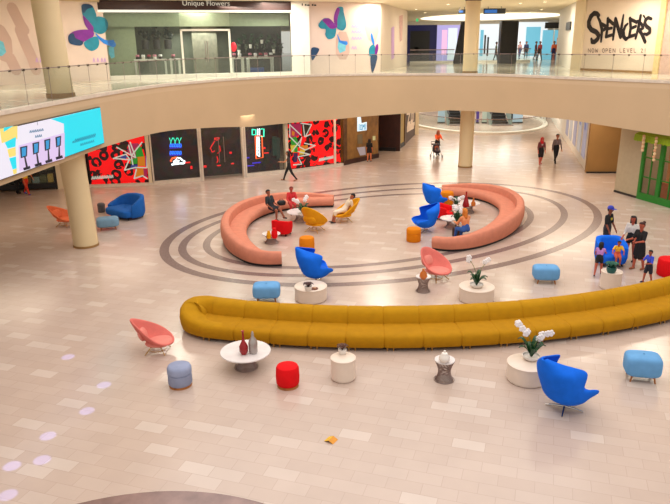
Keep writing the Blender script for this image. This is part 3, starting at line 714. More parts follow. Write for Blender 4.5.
for k in range(16):
    x = 245 + k * 3; a = U2.px(x, 60)[0]
    p = thing('potted_bouquet', 'leafy bouquet standing on the dim shelves of the flower shop', 'bouquet', U2.pt(a, ZU + (1.2, 1.5, 1.75)[k % 3], -1.75 - .42 * (k % 2)), 0, 'bouquets on the flower shop shelves')
    MB().lathe([(0, -.02), (.07, -.02), (.1, .2), (0, .2)], 10).build('pot', M['pot'] if k % 4 == 0 else M['darkgrey'], p)
    mbf = MB()
    for j in range(9): mbf.ball((random.uniform(-.11, .11), random.uniform(-.09, .09), .26 + random.uniform(0, .25)), random.uniform(.04, .07), 6, 5)
    mbf.build('leaves', M['leaf'] if k % 3 else mat('dusty_leaf', (90, 100, 80), .6), p)
for sz in (1.2, 1.5, 1.75): struct(U2.slab(FB - 3, FB, ZU + sz - .03, ZU + sz - .0, .5, -2.1), 'trim_8', M['darkgrey'])
for k in range(3):
    p = thing('hanging_plant', 'dark hanging plant bunch high inside the flower shop', 'plant', U2.pt(U2.px(147 + 12 * k, 40)[0], ZU + 1.5, -2.6), 0, 'hanging plants in the flower shop')
    MB().lathe([(0, 0), (.2, 0), (.22, .5), (0, .5)], 12).build('stand', M['darkgrey'], p)
    mbf = MB()
    for j in range(14): mbf.ball((random.uniform(-.2, .2), random.uniform(-.1, .1), .55 + random.uniform(0, .9)), random.uniform(.08, .16), 6, 5)
    mbf.build('leaves', mat('very_dark_leaf', (24, 30, 22), .6), p)
# pier letters
mb = MB()
for x0, x1, y0, y1 in [(301.6, 302.6, 3.6, 5.8), (304.6, 306.3, 4.2, 5.8), (306.9, 309.4, 4.6, 5.9), (311.6, 313.2, 4.2, 5.9), (313.6, 316, 4.6, 6)]: U3.poly(mb, [(x0, y0), (x1, y0), (x1, y1), (x0, y1)], .11)
tag(at_origin(mb.build('pier_lettering', M['black'], smooth=False)), 'tiny black lettering at the top of the white pier', 'sign')
# second butterfly wall
def c300(x, y): return (300 + x / 6.3, y / 6.3)
butterfly('teal and purple butterfly print high on the pale wall right of the white pier', U4, [
    ([c300(*p) for p in [(235, 48), (268, 46), (275, 80), (285, 120), (290, 165), (270, 192), (235, 180), (215, 150), (215, 100)]], 0),
    ([c300(*p) for p in [(235, 48), (250, 60), (235, 120), (232, 175), (215, 150), (212, 110), (222, 70)]], 1),
    ([c300(*p) for p in [(115, 155), (150, 115), (190, 125), (225, 165), (222, 220), (205, 242), (175, 245), (158, 220), (160, 185), (130, 180)]], 0),
    ([c300(*p) for p in [(140, 125), (180, 115), (215, 150), (225, 175), (190, 180), (160, 150)]], 1)])
butterfly('folded teal butterfly print low on the pale wall above the balustrade', U4, [
    ([c300(*p) for p in [(440, 295), (465, 280), (475, 320), (470, 355), (440, 355), (432, 325)]], 0), ([c300(*p) for p in [(475, 290), (490, 278), (492, 310), (480, 350), (470, 355)]], 1), ([c300(*p) for p in [(445, 355), (485, 350), (478, 400), (460, 452), (448, 440)]], 2), ([c300(*p) for p in [(445, 215), (455, 215), (468, 278), (460, 280), (448, 250)]], 3)])
butterfly('cropped navy butterfly wing print at the left edge of the pale wall', U4, [([c300(*p) for p in [(72, 303), (120, 308), (100, 350), (74, 380)]], 2)])
mb = MB()
U4.poly(mb, [c300(*p) for p in [(225, 250), (245, 200), (290, 200), (308, 250), (312, 330), (290, 375), (250, 375), (225, 340)]], .010, 0)
U4.poly(mb, [c300(*p) for p in [(240, 260), (290, 270), (285, 320), (250, 335), (236, 300)]], .014, 2)
U4.stroke(mb, [c300(*p) for p in [(235, 220), (250, 262), (290, 272)]], [.05, .12, .22], .02, 1)
tag(at_origin(mb.build('vial_print', [M['pinkwall2'], SKY, AQUA], smooth=False)), 'oval perfume bottle print with a blue ribbon under the second butterfly', 'wall graphic')
mb = MB(); U4.poly(mb, [c300(*p) for p in [(405, 90), (490, 85), (495, 200), (470, 280), (430, 250), (395, 140)]], .008, 0)
tag(at_origin(mb.build('drapery_print', M['pinkwall2'], smooth=False)), 'soft rose drapery print at the right end of the pale butterfly wall', 'wall graphic')
mb = MB()
for y, n_ in ((165, 5), (200, 4), (240, 4), (300, 2)):
    for k in range(n_): U4.stroke(mb, [c300(325 + 17 * k, y + 8), c300(332 + 17 * k, y - 8), c300(338 + 17 * k, y + 8)], .05, .015)
tag(at_origin(mb.build('script_lettering', LILAC, smooth=False)), 'faint lilac script printed in the middle of the pale butterfly wall', 'wall graphic')
for pl_, mt_, lb_ in [([(391, 28), (394, 26), (394, 58), (391, 60)], LILAC, 'narrow lilac print on the pale corridor hoarding'), ([(399, 16), (402.5, 15), (402, 40), (399.5, 42)], ROSE, 'narrow rose print higher on the pale corridor hoarding')]:
    mb = MB(); U5.poly(mb, pl_, .02); tag(at_origin(mb.build('poster_print', mt_, smooth=False)), lb_, 'wall graphic')

# right gallery wall with graffiti
UR = Wall((14.7, 40.55), (18.5, 29.9)); UC = Wall((14.5, 40.9), (17.6, 53.5))
struct(UR.slab(0, UR.len, ZU, ZC, .3, 0), 'wall_gallery_right', M['whitewall'])
struct(UC.slab(0, UC.len, ZU, ZC, .3, 0), 'wall_gallery_right_corridor', M['white'])
YEL = mat('yellow_cream_pillar', (222, 196, 140), .6)
a0_, a1_ = UR.px(571.5, 71)[0], UR.px(580.5, 71)[0]
struct(UR.slab(a0_ , a1_, ZU, ZC, .3, .12), 'wall_gallery_pilaster', M['cream'])
a0_, a1_ = UR.px(654, 74)[0], UR.px(659, 74)[0]
struct(UR.slab(a0_, a1_, ZU, ZC, .3, .15), 'wall_gallery_pilaster_right', YEL)
struct(UR.slab(a1_, UR.len, ZU, ZC - .35, .1, .06), 'wall_gallery_panel', mat('dusty_pink_panel', (205, 172, 160), .7))
struct(UR.slab(0, UR.len, ZU, ZU + .12, .05, .03), 'baseboard_gallery_right', M['tan'])
def c580(x, y): return (580 + x / 7.88, 5 + y / 7.88)
mb = MB(); px_ = lambda L: [c580(*p) for p in L]
def gr(L, w): UR.stroke(mb, px_(L), [q * 1.3 for q in w] if isinstance(w, list) else w * 1.3, .02)
gr([(152, 82), (135, 68), (112, 66), (88, 90), (72, 130), (72, 165), (92, 195), (130, 213), (150, 238), (142, 268), (118, 290), (98, 290), (92, 268)], [.16, .2, .22, .24, .24, .24, .22, .22, .22, .22, .22, .2, .14])
gr([(138, 88), (160, 130), (176, 195), (168, 288)], [.1, .16, .18, .12]); gr([(160, 140), (200, 165), (204, 185), (176, 208)], [.12, .16, .16, .12])
gr([(222, 108), (218, 180), (208, 250)], .16); gr([(222, 112), (262, 148)], .15); gr([(216, 188), (252, 182)], .13); gr([(208, 250), (255, 236)], .14)
gr([(262, 272), (272, 190), (282, 108)], [.12, .16, .16]); gr([(282, 112), (302, 180), (322, 252)], .18); gr([(320, 250), (330, 170), (345, 80)], [.16, .16, .1])
gr([(378, 148), (360, 165), (344, 205), (346, 248), (364, 270), (392, 250)], [.1, .14, .16, .18, .16, .1])
gr([(396, 105), (402, 180), (390, 250)], .15); gr([(396, 110), (450, 136)], .14); gr([(402, 186), (442, 168)], .13); gr([(390, 250), (442, 234)], .14)
gr([(480, 84), (465, 170), (440, 262)], [.14, .16, .12]); gr([(455, 128), (488, 150), (500, 182), (466, 200)], .13); gr([(468, 195), (492, 235), (515, 290)], .16)
gr([(503, 84), (512, 98)], .08)
gr([(565, 110), (540, 100), (518, 118), (512, 148), (530, 172), (553, 188), (552, 215), (530, 232), (506, 226)], [.12, .14, .16, .16, .16, .16, .16, .14, .1])
tag(at_origin(mb.build('graffiti_sign', M['graffiti'], smooth=False)), "black spray-painted SPENCER'S lettering on the white gallery wall at right", 'sign')
GLY = {'N': [[(0, 1), (0, 0), (.8, 1), (.8, 0)]], 'O': [[(0, .5), (.2, 0), (.6, 0), (.8, .5), (.6, 1), (.2, 1), (0, .5)]], 'W': [[(0, 0), (.2, 1), (.45, .3), (.7, 1), (.9, 0)]], 'P': [[(0, 1), (0, 0), (.6, .1), (.6, .5), (0, .55)]], 'E': [[(.6, 0), (0, 0), (0, 1), (.6, 1)], [(0, .5), (.5, .5)]], 'L': [[(0, 0), (0, 1), (.6, 1)]], 'V': [[(0, 0), (.35, 1), (.7, 0)]], '2': [[(0, .2), (.3, 0), (.6, .25), (0, 1), (.65, 1)]], '!': [[(.2, 0), (.2, .65)], [(.2, .9), (.2, 1)]]}
mb = MB(); x = 588.5
for chx in 'NOW OPEN LEVEL 2!':
    if chx != ' ':
        for st in GLY[chx]: UR.stroke(mb, [(x + p[0] * 2.9, 48.6 + p[1] * 3.8) for p in st], .032, .02)
        x += 3.55
    else: x += 3.4
tag(at_origin(mb.build('handwritten_line', mat('faded_ink', (110, 90, 85), .7), smooth=False)), 'thin handwritten NOW OPEN LEVEL 2! line below the big graffiti', 'sign')
mb = MB(); UC.slab(UC.px(568, 20)[0], UC.px(572, 20)[0], ZU + 2.35, ZU + 2.85, .1, .1, mb)
tag(at_origin(mb.build('wall_speaker', M['darkgrey'], smooth=False)), 'small dark box mounted high on the right corridor wall', 'speaker')

# ------------------------------------------------------------------ far mall, both levels
FARW = glow('bright_shop_white', (232, 240, 244), .95); FARC = glow('bright_shop_cyan', (120, 200, 225), .8); FARV = glow('bright_shop_violet', (190, 180, 240), .8); FARB = glow('deep_blue_wash', (16, 22, 90), .35)
WF = Wall((-2, 78), (62, 78))
struct(WF.slab(0, 75, ZU, ZC, .3, 0), 'wall_far_upper', M['white'])
struct(MB().prism([(-10, 92), (60, 92), (60, 92.3), (-10, 92.3)], 0, HT), 'wall_far_ground', M['cream'])
def farshop(name, label, y, x0, x1, py0, py1, mt, kids=()):
    """shop front panel standing at depth y between two picture columns"""
    w = Wall((-20, y), (60, y)); a0, a1 = w.px(x0, 62)[0], w.px(x1, 62)[0]; z0, z1 = w.px((x0 + x1) / 2, py1)[1], w.px((x0 + x1) / 2, py0)[1]
    z0 = max(z0, ZU if z0 > 3.8 else 0)
    t_ = thing(name, label, 'shopfront', w.pt((a0 + a1) / 2, z0))
    child_of(w.slab(a0, a1, z0, z1, .2, 0).build('facade', mt, smooth=False), t_)
    for nm, q0, q1, r0, r1, mk in kids:
        b0, b1 = w.px(q0, 62)[0], w.px(q1, 62)[0]; zz0, zz1 = max(ZU, w.px(q0, r1)[1]), w.px(q0, r0)[1]
        child_of(w.slab(b0, b1, zz0, zz1, .1, .06).build(nm, mk, smooth=False), t_)
    return t_
farshop('dark_shopfront', 'dark blue black shopfront at the far end left of the white shop', 61, 407, 436, 25, 63, FARB, [('dark_panel', 409.5, 429, 31, 62, M['dark']), ('door_leaf', 414, 418, 47, 58, M['darkgrey'])])
farshop('bright_shopfront', 'bright violet white shopfront right of the dark blue front', 63, 436, 465, 25, 62, FARV, [('glass_panel', 441, 446, 30, 55, glow('pink_strip', (250, 190, 225), 1.0)), ('glass_panel', 447, 456, 28, 60, FARW)])
farshop('bright_shopfront', 'bright white shopfront just right of the slender gallery column', 66, 476, 500, 24, 60, FARW, [('dark_banner', 483, 484.6, 35, 54, M['dark']), ('dark_banner', 486, 487.6, 37, 56, M['dark']), ('blue_panel', 479, 482, 30, 56, FARC)])
farshop('bright_shopfront', 'wide white shopfront behind the small crowd on the gallery', 72, 512, 545, 22, 60, FARW, [('glass_panel', 515, 522, 27, 56, glow('white_glass', (245, 250, 252), 1.0)), ('glass_panel', 524, 538, 27, 56, FARC)])
farshop('bright_shopfront', 'cyan shopfront at the right end of the far gallery corridor', 64, 541, 562, 30, 61, FARC, [('sign_board', 542, 559, 22.5, 28.5, M['dark']), ('white_post', 551, 552, 28, 60, M['white']), ('orange_display', 555, 558.5, 38, 52, glow('orange_goods', (225, 130, 60), .5)), ('red_display', 551, 555, 46, 60, glow('red_goods', (170, 60, 50), .4))])
# dark kiosk pillars
def darkpillar(x0, x1, y0, y1, label, lean=0):
    b0, b1 = G(x0, y1, ZU), G(x1, y1, ZU); w = Wall(b0, b1); zt_ = w.px((x0 + x1) / 2, y0)[1]
    t_ = thing('advertising_pillar', label, 'pillar', ((b0.x + b1.x) / 2, (b0.y + b1.y) / 2, ZU), 0, 'dark advertising pillars')
    hw = (b1 - b0).length / 2
    mb = MB(); rows = []
    for z, s, dx in ((0, 1, 0), (.1, 1, 0), (zt_ - ZU - .1, 1 - .35 * (lean != 0), lean), (zt_ - ZU, 1 - .35 * (lean != 0), lean)):
        rows.append([(dx + hw * s * cx, hw * .6 * cy, z) for cx, cy in ((-1, -1), (1, -1), (1, 1), (-1, 1))])
    mb.grid(rows, cu=True); mb.add([rows[-1][k] for k in range(4)], [(0, 1, 2, 3)])
    mb.build('body', M['dark'], t_, smooth=False)
    for sx in (-1, 1):
        MB().tube([(sx * hw * .98, -hw * .62, .05), (lean + sx * hw * .98 * (1 - .35 * (lean != 0)), -hw * .62, zt_ - ZU - .05)], .05, 6).build('edge_trim', M['darkgrey'], t_)
    return t_
darkpillar(498, 514.5, 21, 63.5, 'tall black advertising pillar in front of the far white shops')
darkpillar(453.5, 464, 22, 63.5, 'leaning black pillar just left of the slender gallery column', .35)
# hanging signs and cove light
for x0, x1, y0, y1, lab in [(484, 505.5, 8.5, 13.8, 'dark hanging sign with a blue lit strip right of the slender column'), (458.5, 466, 9.5, 13.5, 'dark blue hanging sign just left of the slender column')]:
    w = Wall((-10, 47), (40, 47)); a0, z1 = w.px(x0, y0); a1, z0 = w.px(x1, y1)
    t_ = thing('hanging_sign', lab, 'sign', w.pt((a0 + a1) / 2, z0))
    child_of(w.slab(a0, a1, z0, z1, .12, 0).build('panel', M['dark'], smooth=False), t_)
    child_of(w.slab(a0 + .05, a0 + (a1 - a0) * .6, z0 + .06, z1 - .08, .02, .03).build('lit_strip', glow('blue_sign', (40, 110, 190), .8), smooth=False), t_)
    for q in (.2, .8):
        p = w.pt(a0 + (a1 - a0) * q, z1, -.06); child_of(MB().tube([p, (p.x, p.y, ZC)], .02, 6).build('hanger_rod', M['darkgrey']), t_)
mb = MB(); cx, cy = G(488, 17.0, ZC).x, G(488, 17.0, ZC).y
mb.lathe([(0, ZC - .03), (1, ZC - .03)], 64, (cx, cy, 0), sx=6.4, sy=9.5)
co = mb.build('cove_light', glow('warm_white_cove', (255, 244, 220), 1.6)); tag(at_origin(co), 'large oval recessed cove light in the far gallery ceiling', 'ceiling light')
for x, y in [(545, 1.5), (541.5, 9.5), (416, 9), (425.5, 12.5), (448, 4), (520, 3), (400, 11), (530, 12)]:
    p = G(x, y, ZC)
    t_ = thing('downlight', 'small round recessed downlight in the gallery ceiling', 'ceiling light', (p.x, p.y, ZC - .03), 0, 'gallery downlights')
    MB().lathe([(0, 0), (.1, 0)], 16).build('lens', glow('downlight_lens', (255, 240, 210), 6), t_); MB().lathe([(.1, -.004), (.14, -.004), (.14, .02)], 16).build('bezel', M['white'], t_)
w = Wall((0, 50), (20, 50)); a0, z0 = w.px(416, 21.5); a1, z1 = w.px(418.5, 18.5)
tag(at_origin(w.slab(a0, a1, z0, z1, .08, 0).build('exit_sign', glow('exit_green', (70, 200, 120), .8), smooth=False)), 'small green lit exit sign hanging in the far gallery', 'sign')
# far glass rail on gallery
w = Wall((-20, 57.5), (40, 57.5))
t_ = thing('glass_balustrade', 'low glass balustrade across the far end of the upper gallery', 'balustrade', w.pt(w.px(470, 62)[0], ZU))
for x0, x1 in ((410, 421), (421, 432), (432, 443), (443, 454), (476, 487), (487, 498), (515, 530)):
    a0, a1 = w.px(x0, 62)[0], w.px(x1, 62)[0]
    child_of(w.pane(a0, a1 - .05, ZU, ZU + 1.05).build('glass_panel', M['glass'], smooth=False), t_)
    child_of(w.slab(a0, a1, ZU + 1.05, ZU + 1.12, .06, .02).build('handrail', M['nickel'], smooth=False), t_)
    child_of(w.slab(a0, a1, ZU, ZU + .18, .12, .03).build('kerb', M['white'], smooth=False), t_)
# ground level: escalator well with oval balustrade
ov = thing('oval_balustrade', 'oval glass balustrade around the escalator well at the far end of the ground floor', 'balustrade', (13.2, 63, 0))
OC = [(6.3 * cos(2 * pi * k / 48), 10.0 * sin(2 * pi * k / 48)) for k in range(48)]
for k in range(48):
    a, b = OC[k], OC[(k + 1) % 48]; d = Vector(b) - Vector(a); c = (Vector(a) + Vector(b)) / 2
    MB().add([(a[0], a[1], .12), (b[0], b[1], .12), (b[0], b[1], 1.12), (a[0], a[1], 1.12)], [(0, 1, 2, 3)]).build('glass_panel', M['glass'], ov, smooth=False)
mb = MB(); mb.tube([(x, y, 1.14) for x, y in OC], .035, 6, True); mb.build('handrail', M['nickel'], ov)
mb = MB(); mb.grid([[(x * s, y * s, z) for x, y in OC] for s, z in ((1.03, 0), (1.03, .14), (.97, .14), (.97, 0))], cu=True); mb.build('kerb', M['white'], ov)
def escalator(px0, px1, py, label):
    b0, b1 = G(px0, py), G(px1, py); hw = (b1.x - b0.x) / 2
    e = thing('escalator', label, 'escalator', ((b0.x + b1.x) / 2, b0.y, 0), 0, 'escalators at the far end')
    mb = MB(); n = 16
    for k in range(n): mb.box((0, .2 + k * .42, .11 + k * .24), (hw * 1.5, .44, .24 + .0))
    mb.build('steps', M['dark'], e, smooth=False)
    for sx in (-1, 1):
        x = sx * hw * .92
        mb = MB(); mb.add([(x, -.6, 0), (x, 0, 0), (x, 6.9, 3.95), (x, 6.9, 4.9), (x, 0, .95), (x, -.6, .95)], [(0, 1, 2, 3, 4, 5)]); solid(mb.build('side_panel', glow('pale_green_glass', (190, 205, 190), .25), e, smooth=False), .12, 0)
        MB().tube([(x, -.7, .5), (x, -.65, .95), (x, 0, 1.02), (x, 6.9, 4.97)], .07, 8).build('handrail', M['dark'], e)
    MB().box((0, -.5, .03), (hw * 1.9, 1.4, .06)).build('landing_plate', M['nickel'], e, smooth=False)
escalator(447, 465, 124.5, 'dark escalator left of the slender ground floor column')
escalator(489, 511, 124.5, 'dark escalator right of the slender ground floor column')
for x0, x1, mt, lab in [(482.5, 487, glow('pale_green_panel', (205, 214, 190), .5), 'pale green lit panel between the escalators'), (513, 523, glow('pale_blue_panel', (190, 215, 225), .55), 'pale blue lit panel right of the escalators'), (438, 445, glow('pale_aqua_panel', (185, 210, 215), .5), 'pale aqua lit panel left of the escalators'), (476.5, 479, glow('violet_panel', (90, 60, 150), .4), 'narrow violet panel beside the slender column')]:
    b0, b1 = G(x0, 123.5), G(x1, 123.5)
    t_ = thing('backlit_display', lab, 'panel', ((b0.x + b1.x) / 2, b0.y + .2, 0))
    MB().box((0, 0, 1.7), (b1.x - b0.x, .15, 3.4)).build('face', mt, t_, smooth=False); MB().box((0, -.02, .06), (b1.x - b0.x + .05, .25, .12)).build('foot', M['darkgrey'], t_, smooth=False)

# ------------------------------------------------------------------ digital screen on the fascia
WSn = Wall((-9.3, 14), (-8.5, 24.4))
s1 = WSn.px(97.5, 107)[0]; zs_t = 5.03; zs_b = 3.72; s0 = 1.0
scr = thing('digital_screen', 'long bright cyan and white advertising screen on the left gallery edge', 'screen', WSn.pt((s0 + s1) / 2, zs_b))
child_of(WSn.slab(s0, s1, zs_b, zs_t, .1, .1).build('housing', M['darkgrey'], smooth=False), scr)
mb = MB()
SM = [glow('screen_white', (236, 232, 246), .85), glow('screen_cyan', (0, 214, 232), .95), glow('screen_yellow', (245, 222, 120), .85), glow('screen_navy', (10, 20, 60), .3), glow('screen_sky', (40, 150, 210), .9), glow('screen_lilac', (222, 200, 240), .85), glow('screen_text', (0, 120, 165), .6)]
WSn.poly(mb, [(s0, zs_b + .02), (s1 - .02, zs_b + .02), (s1 - .02, zs_t - .02), (s0, zs_t - .02)], .102, 0, True)
def c0(x, y): return (x / 5.04, 90 + y / 5.04)
def sp(pl, mi, o_): WSn.poly(mb, [c0(*p) for p in pl], o_, mi)
sp([(240, 140), (500, 70), (520, 290), (312, 340), (306, 170)], 1, .104) if 0 else WSn.poly(mb, [WSn.px(*c0(240, 146)), (s1 - .02, zs_t - .02), (s1 - .02, zs_b + .02), WSn.px(*c0(312, 338)), WSn.px(*c0(306, 170))], .104, 1, True)
sp([(-20, 195), (70, 180), (70, 245), (-10, 268)], 2, .104); sp([(0, 190), (50, 180), (0, 212)], 1, .106); sp([(5, 265), (62, 236), (60, 285), (20, 295)], 1, .106); sp([(18, 300), (60, 288), (62, 330), (28, 340)], 2, .106); sp([(28, 345), (62, 335), (66, 395), (45, 400)], 1, .106); sp([(45, 402), (66, 395), (66, 420), (50, 426)], 2, .106)
sp([(75, 280), (310, 215), (310, 345), (80, 410)], 5, .105)
for x, y, w_, h_, bx in [(82, 288, 38, 50, 110), (145, 268, 35, 52, 168), (205, 252, 32, 50, 222), (262, 238, 30, 46, 275)]:
    sp([(x, y), (x + w_, y - 8), (x + w_ - 2, y + h_ - 4), (x + 4, y + h_ + 6)], 3, .108); sp([(x + 8, y + 4), (x + w_ - 6, y), (x + w_ - 8, y + h_ - 8), (x + 10, y + h_ - 1)], 4, .110)
    sp([(x + w_ * .55, y + h_), (x + w_ * .75, y + h_ - 3), (bx + 12, y + h_ + 48), (bx + 2, y + h_ + 50)], 3, .108)
    sp([(bx - 12, y + h_ + 55), (bx + 22, y + h_ + 44), (bx + 26, y + h_ + 58), (bx - 8, y + h_ + 68)], 3, .109)
o_ = .108
for (xa, xb, y, sl) in [(132, 210, 210, -.16), (160, 200, 234, -.16), (350, 470, 262, -.28), (362, 470, 252, -.28), (390, 470, 275, -.28)]:
    n_ = int((xb - xa) / 9)
    for k in range(n_):
        x = xa + 9 * k; yy = y + (x - xa) * sl
        WSn.stroke(mb, [c0(x, yy + 5), c0(x + 3, yy - 5), c0(x + 6, yy + 4)], .03, o_, 6)
WSn.stroke(mb, [c0(170, 160), c0(172, 176)], .02, o_, 3)
child_of(mb.build('picture', SM, smooth=False), scr)

# ================================================================== FURNITURE
# --- mustard sofa
SC = Vector((1.70, 31.83)); RF = 17.62
def arc(phi, r): return Vector((SC.x + r * sin(R(phi)), SC.y - r * cos(R(phi))))
sofa = thing('curved_sofa', 'very long curved mustard yellow modular sofa across the middle of the hall', 'sofa', (1.7, 14.8, 0))
def sweep_mesh(fr, prof_fn, n, name, mt, parent, capped=True):
    """fr(t)->(origin xy, inward xy); prof_fn(t)->[(d,z)]"""
    mb = MB(); rows = []
    for i in range(n + 1):
        t = i / n; o_, d_ = fr(t)
        rows.append([(o_.x + d_.x * d, o_.y + d_.y * d, z) for d, z in prof_fn(t)])
    mb.grid(rows, cu=True)
    if capped:
        mb.add(rows[0], [tuple(range(len(rows[0])))]); mb.add(rows[-1], [tuple(range(len(rows[-1])))[::-1]])
    return child_of(mb.build(name, mt, ang=50), parent)
PB_ = [(.02, .30), (0, .45), (.01, .66), (.06, .74), (.15, .775), (.26, .77), (.36, .735), (.42, .66), (.46, .52), (.48, .40), (.48, .30)]
PS_ = [(.40, .10), (.40, .42), (.5, .435), (.8, .445), (1.05, .44), (1.16, .415), (1.215, .36), (1.22, .25), (1.20, .13), (1.18, .10)]
def pinch(P, k):
    cx = sum(p[0] for p in P) / len(P); cz = sum(p[1] for p in P) / len(P)
    return [(cx + (p[0] - cx) * k, cz + (p[1] - cz) * k) for p in P]
def section(a0, a1, P, name, mt, rb):
    ts = [0, .012, .035, .08, .25, .5, .75, .92, .965, .988, 1]
    ks = [.90, .955, .985, 1, 1, 1, 1, 1, .985, .955, .90]
    n = len(ts) - 1
    def fr(t):
        i = round(t * n); ph = a0 + (a1 - a0) * ts[i]; p = arc(ph, rb); c = arc(ph, rb + 1); return p, (c - p)
    def pf(t): return pinch(P, ks[round(t * n)])
    return sweep_mesh(fr, pf, n, name, mt, sofa)
RBK = RF - 1.22
seams = [-17 + 3.05 * k for k in range(16)]
for a, b in zip(seams, seams[1:]):
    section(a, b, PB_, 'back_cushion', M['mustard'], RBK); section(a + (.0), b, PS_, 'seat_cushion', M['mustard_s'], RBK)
# left rounded arm
AP = catmull([(-2.45, 15.98), (-2.93, 16.12), (-3.35, 16.28), (-3.8, 16.24), (-4.07, 15.95), (-4.03, 15.53), (-3.75, 15.18), (-3.3, 14.93), (-2.85, 14.83)], 6)
AHs = [.78, .78, .78, .765, .70, .60, .50, .45, .44]; ADs = [.48, .48, .52, .62, .74, .72, .62, .55, .5]
def armfr(t):
    i = round(t * (len(AP) - 1)); p = AP[i]; a = AP[max(i - 1, 0)]; b = AP[min(i + 1, len(AP) - 1)]; tg = (b - a).normalized(); return Vector((p.x, p.y)), Vector((-tg.y, tg.x))
def lerp(L, t):
    x = t * (len(L) - 1); i = min(int(x), len(L) - 2); return L[i] + (L[i + 1] - L[i]) * (x - i)
def armprof(t):
    h = lerp(AHs, t); d = lerp(ADs, t)
    A_ = [(.05, .10), (.01, .25), (0, h * .6), (.02, h * .85), (.08, h * .97), (.18, h), (d * .55, h), (d * .8, h - .05), (d * .95, max(.42, h - .16)), (d, .40), (d, .1)]
    w = min(1, max(0, t - .14) / .3); w = w * w * (3 - 2 * w)
    return [(p[0] + (q[0] - p[0]) * w, p[1] + (q[1] - p[1]) * w) for p, q in zip(PB_, A_)]
sweep_mesh(armfr, armprof, len(AP) - 1, 'arm', M['mustard'], sofa)
mb = MB(); mb.prism([(-3.62, 15.55), (-3.45, 15.15), (-2.9, 14.95), (-2.7, 16.0), (-3.3, 16.1)], .1, .43)
child_of(mb.build('seat_corner', M['mustard_s'], smooth=False), sofa)
def plinth_fr(t): ph = -17.2 + 46 * t; p = arc(ph, RBK); return p, (arc(ph, RBK + 1) - p)
sweep_mesh(plinth_fr, lambda t: [(.12, .06), (.12, .13), (1.08, .13), (1.08, .06)], 40, 'base_frame', M['dark'], sofa)
for k in range(16):
    for dr, rr in ((RBK + 1.12, .02), (RBK + .15, .02)):
        for s_ in (-.25, .25):
            if dr < RBK + 1 and s_ > 0: continue
            p = arc(-16.5 + 3.05 * k + s_, dr); child_of(MB().tube([(p.x, p.y, 0), (p.x, p.y, .12)], rr, 8).build('leg', M['brass']), sofa)

# --- pink crescents
def crescent(name, label, path, hs, ds, side, cen, n_seams):
    o = thing(name, label, 'sofa', (cen[0], cen[1], 0), 0, 'pink crescent sofas inside the floor rings')
    P = catmull(path, 8); P = resample(P, .12); N_ = len(P) - 1
    def fr(i):
        p = P[i]; a = P[max(i - 2, 0)]; b = P[min(i + 2, N_)]; tg = (b - a).normalized(); return Vector((p.x, p.y)), Vector((-tg.y, tg.x)) * side
    bounds = [round(N_ * k / n_seams) for k in range(n_seams + 1)]
    for s in range(n_seams):
        i0, i1 = bounds[s], bounds[s + 1]
        for nm in ('back', 'seat'):
            mb = MB(); rows = []
            idx = list(range(i0, i1 + 1))
            for j, i in enumerate(idx):
                t = i / N_; h = lerp(hs, t); d = lerp(ds, t); o_, d_ = fr(i); bw = min(.36, d * .42)
                sh = .43
                if nm == 'back': pr = [(.06, .09), (.0, .3), (.0, h * .7), (.03, h * .93), (.09, h), (bw * .6, h), (bw * .9, h - .03), (bw, max(sh - .05, h - .14)), (bw, .09)]
                else: pr = [(bw - .02, .09), (bw - .02, sh), (d * .7, sh + .01), (d - .12, sh), (d - .03, sh - .05), (d, sh - .14), (d - .02, .16), (d - .08, .09)]
                kk = .985 if j in (0, len(idx) - 1) else 1
                pr = pinch(pr, kk)
                rows.append([(o_.x + d_.x * a, o_.y + d_.y * a, z) for a, z in pr])
            mb.grid(rows, cu=True); mb.add(rows[0], [tuple(range(len(rows[0])))]); mb.add(rows[-1], [tuple(range(len(rows[-1])))[::-1]])
            child_of(mb.build(nm, M['pink'], ang=55), o)
    mb = MB(); rows = []
    for i in range(0, N_ + 1):
        t = i / N_; d = lerp(ds, t); o_, d_ = fr(i); rows.append([(o_.x + d_.x * a, o_.y + d_.y * a, z) for a, z in ((.1, 0), (.1, .1), (d - .14, .1), (d - .14, 0))])
    mb.grid(rows, cu=True); child_of(mb.build('plinth', M['dark']), o)
    return o
crescent('crescent_sofa', 'salmon pink crescent sofa at left, with people sitting near its far side', [(-1.78, 20.62), (-2.4, 20.62), (-3.05, 20.98), (-3.75, 22.0), (-4.2, 23.2), (-4.42, 24.5), (-4.4, 25.9), (-4.1, 27.2), (-3.45, 28.35), (-2.5, 29.15), (-1.3, 29.5), (0.1, 29.45)],
         [.50, .58, .68, .74, .75, .75, .75, .74, .72, .68, .6, .48], [.55, .68, .85, .95, .98, 1.0, 1.0, 1.0, .98, .9, .8, .65], -1, (-3.5, 25), 7)
crescent('crescent_sofa', 'salmon pink crescent sofa at right, wrapping around white tables', [(3.45, 22.25), (4.2, 22.0), (5.2, 22.35), (6.3, 23.3), (7.2, 24.6), (7.85, 26.1), (8.15, 27.7), (8.0, 29.2), (7.4, 30.4), (6.4, 31.1), (5.2, 31.3)],
         [.48, .56, .66, .74, .75, .75, .75, .74, .7, .62, .5], [.55, .7, .85, .95, 1.0, 1.02, 1.0, 1.0, .95, .85, .7], 1, (6.5, 26), 7)

